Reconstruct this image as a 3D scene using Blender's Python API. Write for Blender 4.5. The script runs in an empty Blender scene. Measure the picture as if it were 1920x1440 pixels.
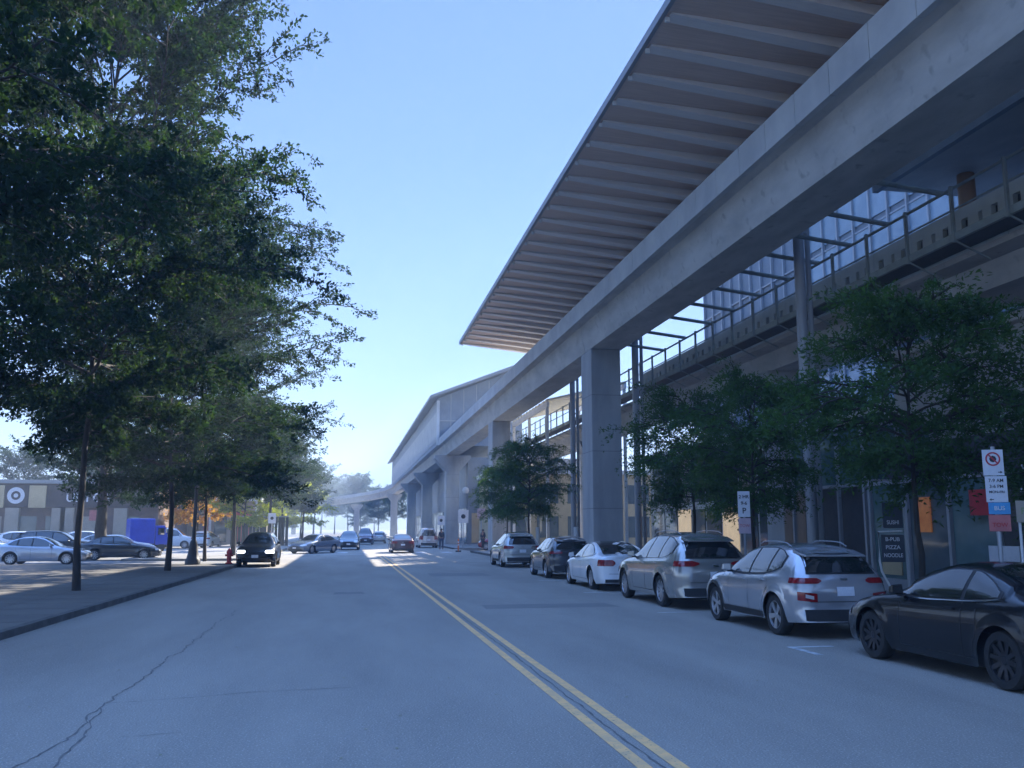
import bpy, bmesh, math, random
import numpy as np
from mathutils import Vector, Matrix
from mathutils.bvhtree import BVHTree
R = math.radians
S = bpy.context.scene
C = S.collection
random.seed(7)

# ------------------------------------------------------------------ camera, sky, sun
cam_d = bpy.data.cameras.new("camera"); cam = bpy.data.objects.new("camera", cam_d); C.objects.link(cam)
cam.location = (0, 0, 1.8)
cam.rotation_euler = (R(90 + 8.986), 0, R(-10.158))
cam_d.sensor_width = 36; cam_d.lens = 32.25; cam_d.clip_start = 0.1; cam_d.clip_end = 5000
S.camera = cam
SUN_AZ, SUN_EL = 39.0, 30.0           # azimuth clockwise from +Y
W = bpy.data.worlds.new("World"); S.world = W; W.use_nodes = True
nt = W.node_tree
bg = nt.nodes["Background"]; sky = nt.nodes.new("ShaderNodeTexSky")
sky.sky_type = 'NISHITA'; sky.sun_disc = False
sky.sun_elevation = R(SUN_EL); sky.sun_rotation = R(SUN_AZ)
sky.air_density = 1.0; sky.dust_density = 0.15; sky.ozone_density = 3.0; sky.altitude = 20
gm = nt.nodes.new("ShaderNodeGamma"); gm.inputs[1].default_value = .62
hs = nt.nodes.new("ShaderNodeHueSaturation"); hs.inputs["Saturation"].default_value = 1.15
tcw = nt.nodes.new("ShaderNodeTexCoord"); sp_ = nt.nodes.new("ShaderNodeSeparateXYZ"); nt.links.new(tcw.outputs["Generated"], sp_.inputs[0])
zr = nt.nodes.new("ShaderNodeMapRange"); zr.interpolation_type = 'SMOOTHSTEP'; zr.inputs[1].default_value = .54; zr.inputs[2].default_value = .82; zr.inputs[3].default_value = 1; zr.inputs[4].default_value = 5.0  # sky made brighter high overhead, added to fill the shaded street
nt.links.new(sp_.outputs[2], zr.inputs[0])
nt.links.new(sky.outputs[0], gm.inputs[0]); nt.links.new(gm.outputs[0], hs.inputs["Color"]); nt.links.new(zr.outputs[0], hs.inputs["Value"]); mu = nt.nodes.new("ShaderNodeMix"); mu.data_type = 'RGBA'; mu.blend_type = 'MULTIPLY'; mu.inputs[0].default_value = 1; mu.inputs[7].default_value = (.275,.365,.56,1)
nt.links.new(hs.outputs[0], mu.inputs[6]); nt.links.new(mu.outputs[2], bg.inputs[0])
bg.inputs[1].default_value = 0.15
sd = bpy.data.lights.new("sun", 'SUN'); sun = bpy.data.objects.new("sun", sd); C.objects.link(sun)
sd.energy = 4.2; sd.angle = R(0.55); sd.color = (1.0, 0.93, 0.82)
sdir = Vector((math.sin(R(SUN_AZ))*math.cos(R(SUN_EL)), math.cos(R(SUN_AZ))*math.cos(R(SUN_EL)), math.sin(R(SUN_EL))))
sun.rotation_euler = sdir.to_track_quat('Z', 'Y').to_euler()
sun.location = (30, 50, 60)
S.view_settings.view_transform = 'Standard'; S.view_settings.look = 'None'
S.view_settings.exposure = 2.2; S.view_settings.gamma = 1.0

# ------------------------------------------------------------------ materials
def mat(name, col, rough=.6, col2=None, scale=4., detail=6., metal=0., bump=0., bscale=None, spec=.5, coat=0., contrast=(.35,.65),
        stretch=None, speck=None, trans=0., aniso=None):
    m = bpy.data.materials.new(name); m.use_nodes = True
    n = m.node_tree; p = n.nodes["Principled BSDF"]
    p.inputs["Base Color"].default_value = (*col, 1); p.inputs["Roughness"].default_value = rough
    p.inputs["Metallic"].default_value = metal; p.inputs["Specular IOR Level"].default_value = spec
    p.inputs["Coat Weight"].default_value = coat; p.inputs["Coat Roughness"].default_value = .03
    tc = n.nodes.new("ShaderNodeNewGeometry"); mp = n.nodes.new("ShaderNodeMapping")
    n.links.new(tc.outputs["Position"], mp.inputs[0])
    if stretch: mp.inputs["Scale"].default_value = stretch
    last = None
    if col2 is not None:
        nz = n.nodes.new("ShaderNodeTexNoise"); nz.inputs["Scale"].default_value = scale; nz.inputs["Detail"].default_value = detail
        nz.inputs["Roughness"].default_value = .6
        n.links.new(mp.outputs[0], nz.inputs["Vector"])
        mr = n.nodes.new("ShaderNodeMapRange"); mr.inputs[1].default_value = contrast[0]; mr.inputs[2].default_value = contrast[1]
        n.links.new(nz.outputs[0], mr.inputs[0])
        mx = n.nodes.new("ShaderNodeMix"); mx.data_type = 'RGBA'
        mx.inputs[6].default_value = (*col, 1); mx.inputs[7].default_value = (*col2, 1)
        n.links.new(mr.outputs[0], mx.inputs[0]); last = mx.outputs[2]
    if speck:
        sc, c3, thr = speck
        nz = n.nodes.new("ShaderNodeTexNoise"); nz.inputs["Scale"].default_value = sc; nz.inputs["Detail"].default_value = 3
        n.links.new(tc.outputs["Position"], nz.inputs["Vector"])
        mr = n.nodes.new("ShaderNodeMapRange"); mr.inputs[1].default_value = thr; mr.inputs[2].default_value = thr + .12
        n.links.new(nz.outputs[0], mr.inputs[0])
        mx = n.nodes.new("ShaderNodeMix"); mx.data_type = 'RGBA'
        if last: n.links.new(last, mx.inputs[6])
        else: mx.inputs[6].default_value = (*col, 1)
        mx.inputs[7].default_value = (*c3, 1); n.links.new(mr.outputs[0], mx.inputs[0]); last = mx.outputs[2]
    if last: n.links.new(last, p.inputs["Base Color"])
    if bump:
        nb = n.nodes.new("ShaderNodeTexNoise"); nb.inputs["Scale"].default_value = bscale or scale*4; nb.inputs["Detail"].default_value = 4
        n.links.new(tc.outputs["Position"], nb.inputs["Vector"])
        b = n.nodes.new("ShaderNodeBump"); b.inputs["Strength"].default_value = bump; b.inputs["Distance"].default_value = .02
        n.links.new(nb.outputs[0], b.inputs["Height"]); n.links.new(b.outputs[0], p.inputs["Normal"])
    return m

M = {}
M['asphalt'] = mat('asphalt', (.33,.30,.255), .82, (.25,.228,.195), .55, 9, bump=1., bscale=45, stretch=(1,.22,1), speck=(52,(.50,.46,.40),.57), spec=.35)
M['lot'] = mat('lot_asphalt', (.24,.235,.23), .85, (.19,.187,.18), .5, 8, bump=.5, bscale=60)
M['sidewalk'] = mat('sidewalk', (.15,.14,.12), .9, (.11,.1,.09), .8, 8, bump=.4, bscale=40, speck=(30,(.17,.16,.14),.62))
M['kerb'] = mat('kerb_concrete', (.11,.105,.095), .9, (.045,.045,.042), 2.2, 8, bump=.4, bscale=30)
M['walk_r'] = mat('pale_paving', (.3,.29,.27), .85, (.22,.21,.2), 1.2, 8, bump=.3, bscale=30)
M['ground'] = mat('ground', (.3,.29,.27), .95, (.22,.22,.2), .05, 6)
M['crack'] = mat('crack_tar', (.10,.094,.085), .9, (.18,.168,.15), 8)
M['patch'] = mat('road_patch', (.22,.205,.185), .8, (.19,.178,.16), 2, bump=.5, bscale=90)
M['yellow'] = mat('yellow_paint', (.88,.50,.19), .7, (.60,.39,.2), 5, 8, contrast=(.42,.7), speck=(28,(.12,.11,.1),.62))
M['white_mark'] = mat('white_paint', (.6,.6,.58), .7, (.3,.3,.3), 6, 8, contrast=(.45,.65))
M['concrete'] = mat('guideway_concrete', (.50,.485,.45), .8, (.35,.34,.32), 1.3, 10, bump=.3, bscale=14, stretch=(1,.35,1.0), contrast=(.36,.68), speck=(3.2,(.33,.32,.30),.60))
M['concrete_d'] = mat('soffit_concrete', (.2,.2,.2), .85, (.14,.14,.14), .7, 8, bump=.2, bscale=12)
M['column'] = mat('column_concrete', (.42,.42,.41), .8, (.31,.31,.31), 1.2, 8, bump=.2, bscale=14, stretch=(1,1,.25))
M['parapet'] = mat('pale_concrete', (.5,.5,.48), .8, (.39,.39,.39), 1.4, 8, bump=.2, bscale=14, stretch=(1,.6,.5))
M['wood'] = mat('soffit_wood', (.74,.56,.44), .6, (.62,.46,.36), 3, 8, stretch=(.25,6,1))
M['rib'] = mat('glulam_rib', (.76,.72,.67), .6, (.68,.64,.6), 2, 8, stretch=(.3,4,3))
M['roof'] = mat('roof_metal', (.3,.31,.32), .5, (.25,.26,.27), 1, metal=.2)
M['steel'] = mat('grey_steel', (.40,.41,.43), .5, (.33,.34,.36), 2, metal=.25, stretch=(1,1,.3))
M['railm'] = mat('rail_green_grey', (.32,.36,.34), .55, (.24,.27,.26), 3, metal=.2)
M['dark'] = mat('dark_metal', (.035,.037,.04), .5, (.05,.05,.055), 4)
M['black'] = mat('black_plastic', (.012,.012,.013), .55, (.018,.018,.02), 10)
M['glass'] = mat('car_glass', (.012,.015,.017), .03, spec=.9, coat=.6)
M['bglass'] = mat('building_glass', (.05,.075,.085), .06, (.10,.13,.135), .6, 3, spec=.9)
M['gglass'] = mat('green_glass', (.12,.19,.18), .1, (.08,.14,.14), .8, 3, spec=.8)
M['chrome'] = mat('bright_metal', (.62,.63,.65), .22, metal=1.)
M['rim'] = mat('alloy_rim', (.5,.5,.52), .3, metal=.85)
M['rim_d'] = mat('dark_rim', (.05,.05,.055), .3, metal=.7)
M['rubber'] = mat('tyre_rubber', (.016,.016,.017), .85, (.028,.027,.026), 12)
M['tail'] = mat('tail_light_red', (.30,.008,.012), .12, (.16,.004,.008), 14, coat=.8)
M['tail_c'] = mat('lamp_clear', (.55,.5,.5), .15, coat=.8)
M['head'] = mat('headlight_clear', (.75,.78,.8), .08, (.35,.37,.4), 16, coat=1., metal=.3)
M['plate'] = mat('number_plate', (.72,.73,.76), .5, (.62,.64,.7), 20)
M['bark'] = mat('bark', (.06,.05,.042), .9, (.028,.024,.02), 9, 8, bump=.8, bscale=22, stretch=(1,1,.25))
M['stone'] = mat('store_brown', (.17,.115,.095), .85, (.12,.085,.075), 1.5, 8, bump=.3)
M['beige'] = mat('store_beige', (.55,.43,.25), .8, (.47,.36,.21), 1, 6)
M['beige2'] = mat('store_stucco', (.4,.34,.27), .85, (.33,.28,.22), 1, 6)
M['whitew'] = mat('white_wall', (.68,.68,.66), .7, (.56,.56,.55), 1, 6)
M['red'] = mat('red_paint', (.55,.04,.05), .5, (.42,.03,.04), 3)
M['redf'] = mat('faded_red', (.55,.17,.16), .6, (.42,.13,.13), 6)
M['blue'] = mat('truck_blue', (.02,.06,.50), .35, (.015,.045,.40), 1.5, coat=.4)
M['sblue'] = mat('sign_blue', (.07,.33,.62), .5, (.06,.29,.55), 6)
M['sign'] = mat('sign_white', (.68,.69,.72), .45, (.6,.61,.65), 7)
M['ink'] = mat('sign_black', (.02,.02,.025), .6, (.03,.03,.035), 20)
M['darkpanel'] = mat('directory_panel', (.03,.045,.07), .45, (.02,.03,.05), 3)
M['louver'] = mat('grey_cladding', (.22,.25,.29), .6, (.17,.2,.235), 1, 5)
M['orange'] = mat('orange_poster', (.55,.2,.06), .6, (.35,.08,.04), 2.5, 4)
M['greenp'] = mat('green_poster', (.13,.22,.07), .6, (.32,.36,.2), 2.2, 5)
M['floorin'] = mat('shop_interior', (.12,.1,.085), .8, (.05,.05,.05), .9, 6)
M['woodcol'] = mat('round_timber', (.42,.24,.13), .5, (.3,.17,.1), 2, stretch=(1,1,.2))
M['slat'] = mat('cream_slat', (.68,.6,.4), .6, (.58,.5,.34), 3)
M['pinks'] = mat('faded_pink_sign', (.55,.42,.46), .5, (.48,.35,.4), 8)
M['redring'] = mat('sign_red', (.5,.03,.05), .5, (.4,.03,.05), 9)
M['orangep'] = mat('safety_orange', (.75,.2,.03), .5, (.6,.15,.03), 7)
M['glowpane'] = mat('glowing_pane', (.6,.48,.32), .4, (.35,.27,.18), 1.1, 4)
_p=M['glowpane'].node_tree.nodes['Principled BSDF']; _p.inputs['Emission Color'].default_value=(1,.78,.5,1); _p.inputs['Emission Strength'].default_value=.10  # glow added to some beige panes to brighten the area under the guideway
_p=M['orange'].node_tree.nodes['Principled BSDF']; _p.inputs['Emission Color'].default_value=(1,.4,.12,1); _p.inputs['Emission Strength'].default_value=.02  # poster given a faint glow for the warm light inside the shop
M['slotpanel'] = mat('slotted_panel', (.56,.62,.60), .75, (.46,.52,.5), 1.2, 6)
M['brownf'] = mat('dark_brown_fascia', (.085,.06,.055), .8, (.06,.045,.042), 1.5, 6)
M['skyglass'] = mat('pale_blue_glass', (.30,.38,.45), .12, (.2,.27,.33), .5, 4, spec=.9)
M['skin'] = mat('skin', (.35,.2,.14), .6, (.3,.17,.12), 8)
M['cloth'] = mat('dark_cloth', (.03,.035,.05), .9, (.045,.05,.07), 9)
M['jeans'] = mat('denim', (.05,.07,.12), .9, (.035,.05,.09), 9)

M['head_lit']=mat('lit_headlamp',(.8,.85,.9),.1); _p=M['head_lit'].node_tree.nodes['Principled BSDF']; _p.inputs['Emission Color'].default_value=(.9,.97,1,1); _p.inputs['Emission Strength'].default_value=1.1
def leafmat(name, c1, c2, c3, tr=.22):
    m = bpy.data.materials.new(name); m.use_nodes = True
    n = m.node_tree; p = n.nodes["Principled BSDF"]; out = n.nodes["Material Output"]
    p.inputs["Roughness"].default_value = .8; p.inputs["Specular IOR Level"].default_value = .06
    g = n.nodes.new("ShaderNodeNewGeometry")
    r = n.nodes.new("ShaderNodeValToRGB"); cr = r.color_ramp
    cr.elements[0].color = (*c1,1); cr.elements[1].color = (*c3,1)
    e = cr.elements.new(.72); e.color = (*c2,1)
    nz = n.nodes.new("ShaderNodeTexNoise"); nz.inputs["Scale"].default_value = .8; nz.inputs["Detail"].default_value = 2
    n.links.new(g.outputs["Position"], nz.inputs["Vector"])
    ad = n.nodes.new("ShaderNodeMath"); ad.operation = 'MULTIPLY_ADD'; ad.inputs[1].default_value = .55; 
    n.links.new(g.outputs["Random Per Island"], ad.inputs[0]); 
    ml = n.nodes.new("ShaderNodeMath"); ml.operation = 'MULTIPLY'; ml.inputs[1].default_value = .5
    n.links.new(nz.outputs[0], ml.inputs[0]); n.links.new(ml.outputs[0], ad.inputs[2])
    n.links.new(ad.outputs[0], r.inputs[0]); n.links.new(r.outputs[0], p.inputs["Base Color"])
    t = n.nodes.new("ShaderNodeBsdfTranslucent"); mx = n.nodes.new("ShaderNodeMixShader"); mx.inputs[0].default_value = tr
    tcol = n.nodes.new("ShaderNodeMix"); tcol.data_type = 'RGBA'; tcol.blend_type='MULTIPLY'; tcol.inputs[0].default_value = 1
    tcol.inputs[7].default_value = (2.2,2.4,.7,1)
    n.links.new(r.outputs[0], tcol.inputs[6]); n.links.new(tcol.outputs[2], t.inputs[0])
    n.links.new(p.outputs[0], mx.inputs[1]); n.links.new(t.outputs[0], mx.inputs[2]); n.links.new(mx.outputs[0], out.inputs[0])
    return m
M['leaf'] = leafmat('leaf_deep', (.011,.026,.018), (.021,.042,.024), (.10,.15,.04),.22)
M['leaf_y'] = leafmat('leaf_yellowing', (.12,.16,.03), (.26,.27,.04), (.42,.34,.06), .35)
M['leaf_o'] = leafmat('leaf_amber', (.22,.12,.03), (.4,.2,.04), (.5,.3,.06), .35)
M['leaf_l'] = leafmat('leaf_feathery', (.035,.07,.035), (.06,.11,.05), (.12,.18,.075), .34)

# ------------------------------------------------------------------ helpers
def tag(o, label=None, cat=None, group=None, kind=None):
    if label: o['label'] = label
    if cat: o['category'] = cat
    if group: o['group'] = group
    if kind: o['kind'] = kind
    return o
def thing(name, label, cat, loc=(0,0,0), rz=0, group=None):
    o = bpy.data.objects.new(name, None); C.objects.link(o); o.empty_display_size = .2
    o.location = loc; o.rotation_euler = (0,0,rz)
    return tag(o, label, cat, group)
def newobj(name, me, m=None, parent=None):
    o = bpy.data.objects.new(name, me); C.objects.link(o)
    if m is not None:
        me.materials.clear(); me.materials.append(M[m] if isinstance(m, str) else m)
    if parent is not None: o.parent = parent
    return o
def npmesh(name, V, F):
    """V (n,3) array; F (m,k) array of equal-size faces"""
    V = np.asarray(V, dtype=np.float32); F = np.asarray(F, dtype=np.int32); k = F.shape[1]
    me = bpy.data.meshes.new(name)
    me.vertices.add(len(V)); me.vertices.foreach_set('co', V.ravel())
    me.loops.add(F.size); me.loops.foreach_set('vertex_index', F.ravel())
    me.polygons.add(len(F)); me.polygons.foreach_set('loop_start', np.arange(0, F.size, k, dtype=np.int32))
    me.update(calc_edges=True); me.validate()
    return me
class MB:
    def __init__(s): s.v = []; s.f = []
    def add(s, vs, fs):
        b = len(s.v); s.v += [tuple(q) for q in vs]; s.f += [tuple(b+i for i in f) for f in fs]; return s
    def box(s, x0,x1,y0,y1,z0,z1):
        return s.add([(x0,y0,z0),(x1,y0,z0),(x1,y1,z0),(x0,y1,z0),(x0,y0,z1),(x1,y0,z1),(x1,y1,z1),(x0,y1,z1)],
                     [(0,3,2,1),(4,5,6,7),(0,1,5,4),(1,2,6,5),(2,3,7,6),(3,0,4,7)])
    def hexa(s, pts):
        return s.add(pts, [(0,3,2,1),(4,5,6,7),(0,1,5,4),(1,2,6,5),(2,3,7,6),(3,0,4,7)])
    def tube(s, path, r, n=8, cap=True):
        path = [Vector(p) for p in path]; N = len(path)
        rs = r if hasattr(r, '__len__') else [r]*N
        ring = []; up = Vector((0,0,1)); vs = []; fs = []
        for i,p in enumerate(path):
            d = (path[min(i+1,N-1)] - path[max(i-1,0)]).normalized()
            a = d.cross(up if abs(d.z) < .95 else Vector((1,0,0))).normalized(); b = a.cross(d)
            for k in range(n):
                t = 2*math.pi*k/n; vs.append(p + (a*math.cos(t) + b*math.sin(t))*rs[i])
        for i in range(N-1):
            for k in range(n):
                k2 = (k+1) % n; fs.append((i*n+k, i*n+k2, (i+1)*n+k2, (i+1)*n+k))
        if cap: fs.append(tuple(range(n-1,-1,-1))); fs.append(tuple((N-1)*n+k for k in range(n)))
        return s.add(vs, fs)
    def lathe(s, c, prof, n=24, axis='z'):
        vs = []; fs = []
        for (r, h) in prof:
            for k in range(n):
                t = 2*math.pi*k/n; a, b = r*math.cos(t), r*math.sin(t)
                vs.append((c[0]+a, c[1]+b, c[2]+h) if axis=='z' else ((c[0]+h, c[1]+a, c[2]+b) if axis=='x' else (c[0]+a, c[1]+h, c[2]+b)))
        for i in range(len(prof)-1):
            for k in range(n):
                k2=(k+1)%n; fs.append((i*n+k,i*n+k2,(i+1)*n+k2,(i+1)*n+k))
        fs.append(tuple(range(n))); fs.append(tuple((len(prof)-1)*n+k for k in range(n)))
        return s.add(vs, fs)
    def build(s, name, m, parent=None, smooth=False, bevel=0):
        me = bpy.data.meshes.new(name); me.from_pydata(s.v, [], s.f); me.update()
        bm = bmesh.new(); bm.from_mesh(me)
        bmesh.ops.recalc_face_normals(bm, faces=bm.faces)
        if bevel: bmesh.ops.bevel(bm, geom=bm.edges[:], offset=bevel, segments=2, affect='EDGES', profile=.6)
        bm.to_mesh(me); bm.free()
        if smooth:
            me.shade_smooth()
            try: me.set_sharp_from_angle(angle=R(40))
            except Exception: pass
        return newobj(name, me, m, parent)
def box(name, m, parent, *a, bevel=0): return MB().box(*a).build(name, m, parent, bevel=bevel)
def sweep(name, prof, path, m, parent, closed=True):
    """prof: (lateral to the right, z); path: (x,y,[dz]) points"""
    mb = MB(); n = len(prof); N = len(path); vs = []; fs = []
    for i,p in enumerate(path):
        a = Vector(path[max(i-1,0)][:2]); b = Vector(path[min(i+1,N-1)][:2]); d = (b-a).normalized(); r = Vector((d.y, -d.x))
        for (u,z) in prof: vs.append((p[0]+r.x*u, p[1]+r.y*u, z + (p[2] if len(p)>2 else 0)))
    for i in range(N-1):
        for k in range(n):
            k2=(k+1)%n; fs.append((i*n+k,i*n+k2,(i+1)*n+k2,(i+1)*n+k))
    fs.append(tuple(range(n))); fs.append(tuple((N-1)*n+k for k in range(n)))
    mb.add(vs, fs); return mb.build(name, m, parent)
def text(name, s, size, loc, m, parent, rot=(R(90),0,0), depth=.006, xs=1.0):
    cu = bpy.data.curves.new(name, 'FONT'); cu.body = s; cu.size = size; cu.extrude = depth; cu.align_x = 'CENTER'; cu.align_y = 'CENTER'
    cu.offset = size*.012
    t = bpy.data.objects.new(name, cu); C.objects.link(t); bpy.context.view_layer.update()
    me = bpy.data.meshes.new_from_object(t.evaluated_get(bpy.context.evaluated_depsgraph_get()))
    bpy.data.objects.remove(t)
    o = newobj(name, me, m, parent); o.location = loc; o.rotation_euler = rot; o.scale = (xs,1,1); return o

# ------------------------------------------------------------------ the setting: ground
def sheet(name, pts, z, m):
    o = MB().add([(x,y,z) for x,y in pts], [tuple(range(len(pts)))]).build(name, m); return tag(o, kind='structure')
def KX(y): return -5.75 + .0148*min(y, 50)       # left kerb line
sheet('ground', [(-1500,-400),(1500,-400),(1500,2500),(-1500,2500)], -.14, 'ground')
sheet('road', [(-6.3,-60),(10.2,-60),(10.2,420),(-6.3,420)], -.0, 'asphalt')
sheet('parking_lot', [(-90,47),(-6.3,47),(-6.3,125),(-90,125)], -.01, 'lot')
# slab pavements with real kerbs
def slab(name, pts, z0, z1, m):
    n=len(pts); mb=MB().add([(x,y,z0) for x,y in pts]+[(x,y,z1) for x,y in pts],
        [tuple(range(n)), tuple(range(2*n-1,n-1,-1))]+[(i,(i+1)%n,n+(i+1)%n,n+i) for i in range(n)])
    return tag(mb.build(name, m), kind='structure')
slab('pavement', [(-60,-60),(KX(-60)-.16,-60),(KX(48)-.16,48),(-60,48)], -.1, .125, 'sidewalk')
slab('kerb', [(KX(-60)-.158,-60),(KX(-60),-60),(KX(48),48),(KX(48)-.158,48)], -.1, .13, 'kerb')
slab('pavement', [(-12.5,56),(KX(60)-.16,56),(KX(60)-.16,220),(-12.5,220)], -.1, .125, 'walk_r')
slab('kerb', [(KX(60)-.158,56),(KX(60),56),(KX(60),220),(KX(60)-.158,220)], -.1, .13, 'kerb')
slab('pavement', [(9.76,-60),(70,-60),(70,72),(9.76,72)], -.1, .125, 'walk_r')
slab('kerb', [(9.6,-60),(9.758,-60),(9.758,72),(9.6,72)], -.1, .13, 'kerb')
slab('pavement', [(9.76,84),(60,84),(60,420),(9.76,420)], -.1, .125, 'walk_r')
slab('kerb', [(9.6,84),(9.758,84),(9.758,420),(9.6,420)], -.1, .13, 'kerb')
# gutter pan and paving joints
g = MB()
for i in range(60):
    y = -10 + i*1.5
    if y < 47.5: g.box(-12.2, KX(y)-.2, y, y+.018, .12, .1285)
for x in (-7.3,-8.9,-10.5): g.box(x, x+.018, -10, 47.5, .12, .129)
tag(g.build('pavement_joints', 'crack'), kind='structure')
g = MB()
rnd = random.Random(3)
for x0 in (2.24, 2.52):
    y = -10
    while y < 64:
        g.add([(x0+(.0),y,.004),(x0+.115,y,.004),(x0+.115,y+2,.004),(x0,y+2,.004)], [(0,1,2,3)]); y += 2
tag(g.build('road_line', 'yellow'), kind='structure')
g = MB()
for (x0,x1,y0,y1) in [(6.75,7.5,13.55,13.66),(6.75,6.86,12.7,13.55),(6.75,7.5,19.6,19.7),(6.75,7.5,26.0,26.1),(6.75,7.5,32.4,32.5),(6.75,7.5,39,39.1),(6.75,9.5,52,52.12)]:
    g.add([(x0,y0,.004),(x1,y0,.004),(x1,y1,.004),(x0,y1,.004)], [(0,1,2,3)])
for k in range(7):        # zebra crossing ahead of the side street
    x = -4.6 + k*2.0
    g.add([(x,71.5,.004),(x+.8,71.5,.004),(x+.8,74.5,.004),(x,74.5,.004)], [(0,1,2,3)])
g.add([(-4.6,68,.004),(2.1,68,.004),(2.1,68.4,.004),(-4.6,68.4,.004)], [(0,1,2,3)])
for y in (51.5, 54.3, 57.1, 60):
    for x in (-17,-20,-23,-26): g.add([(x,y+2,.0),(x+.1,y+2,.0),(x+.1,y+6,.0),(x,y+6,.0)], [(0,1,2,3)])
tag(g.build('parking_mark', 'white_mark'), kind='structure')
def crack(pts, w, jit, seed, z=.004):
    rr = random.Random(seed); P = []
    for (a,b) in zip(pts[:-1], pts[1:]):
        n = max(2, int(math.dist(a,b)/.09))
        for i in range(n): t=i/n; P.append((a[0]+(b[0]-a[0])*t, a[1]+(b[1]-a[1])*t))
    vs=[]; fs=[]; off=0; j=0
    for i,p in enumerate(P):
        j = j*.8 + rr.uniform(-jit,jit); k = min(i,len(P)-2); d = Vector((P[k+1][0]-P[k][0], P[k+1][1]-P[k][1])).normalized(); nrm = Vector((-d.y,d.x))
        ww = w*rr.uniform(.25,1.3); vs += [(p[0]+nrm.x*(j-ww), p[1]+nrm.y*(j-ww), z), (p[0]+nrm.x*(j+ww), p[1]+nrm.y*(j+ww), z)]
    for i in range(len(P)-1): fs.append((2*i,2*i+1,2*i+3,2*i+2))
    return vs, fs
g = MB()
g.add(*crack([(-2.35,5.5),(-2.4,8.1),(-2.3,9.3),(-2.42,10.6),(-2.45,13),(-2.33,15.6),(-2.42,18.4),(-2.3,22)], .010, .035, 1))
g.add(*crack([(-2.2,6.5),(-2.15,8.6),(-2.35,10.4)], .009, .03, 2))
g.add(*crack([(-2.42,10.6),(-1.6,10.75),(-.9,11.0),(.2,11.1)], .006, .02, 3))
g.add(*crack([(-1.9,8.9),(-1.3,9.0)], .006, .02, 4))
g.add(*crack([(2.1,24),(4.2,24.3),(7,24)], .012, .03, 5))
g.add(*crack([(2.9,31),(6.6,31.3)], .02, .03, 6))
g.add(*crack([(2.9,19.5),(5.0,19.7)], .012, .03, 7))
g.add(*crack([(2.44,-5),(2.44,60)], .01, .01, 8))
tag(g.build('road_crack', 'crack'), kind='structure')
g = MB()
for (x0,x1,y0,y1) in [(3.2,6.4,21.2,22.4),(-5.4,-4.7,9.3,10.2),(-.3,.6,26.6,27.6),(3.3,5.7,36,38.5)]:
    g.add([(x0,y0,.0025),(x1,y0+.1,.0025),(x1-.08,y1,.0025),(x0+.05,y1-.06,.0025)], [(0,1,2,3)])
tag(g.build('road_patch', 'patch'), kind='structure')
# fallen leaves on the road and in the gutter: nobody could count them
vs=[]; fs=[]
for i in range(520):
    if i < 330: y = random.uniform(6,46); x = KX(y)+abs(random.gauss(.0,.16))+.02
    else: y = random.uniform(6,36); x = random.uniform(-5.2,6.5)
    s_ = random.uniform(.012,.03); a = random.uniform(0,6.3); z=.006
    b=len(vs)
    for k,(rx,t) in enumerate([(1,0),(.55,1.57),(1,3.14),(.55,4.71)]): vs.append((x+s_*rx*math.cos(a+t), y+s_*rx*math.sin(a+t), z+.008*random.random()))
    fs.append((b,b+1,b+2,b+3))
tag(MB().add(vs,fs).build('fallen_leaves', mat('dry_leaf',(.3,.27,.17),.8,(.2,.2,.1),3)), kind='stuff')

# ------------------------------------------------------------------ elevated guideway over the pavement
def arc_path():
    p=[]; cx, cy, r = 11-150, 205, 150
    for i in range(17):
        t = i/16*R(62); p.append((cx+r*math.cos(t), cy+r*math.sin(t), -3.2*i/16))
    return p
gw = thing('elevated_guideway', 'long concrete railway guideway beside the street carrying the timber-lined canopy, curving left far away', 'guideway', (11,0,0))
def lc(path): return [(p[0]-11,)+tuple(p[1:]) for p in path]
girder = [(0,10.1),(1.5,10.1),(1.86,11.3),(2.5,11.36),(2.5,11.5),(-.62,11.5),(-.62,11.36),(-.27,11.28)]
para_l = [(-.66,11.32),(-.50,11.502),(-.50,12.15),(-.66,12.15)]
spans = [(-48,-18.6),(-18.6,11.2),(11.2,41.6),(41.6,71.2),(71.2,104.6),(104.6,138),(138,171),(171,205)]
for a,b in spans:
    sweep('girder_span', girder, [(0,a+.02),(0,b-.02)], 'concrete', gw)
mb = MB(); y=-48
while y < 205:
    mb.box(-.67,-.505,y+.012,y+1.59,11.33,12.16); y += 1.6
mb.build('parapet', 'parapet', gw)
ap = lc(arc_path())
sweep('girder_span', girder, [(0,205.02)]+ap[1:], 'concrete', gw)
sweep('parapet', [(-.67,11.33),(-.505,11.5),(-.505,12.16),(-.67,12.16)], [(0,205.02)]+ap[1:], 'parapet', gw)
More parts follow.
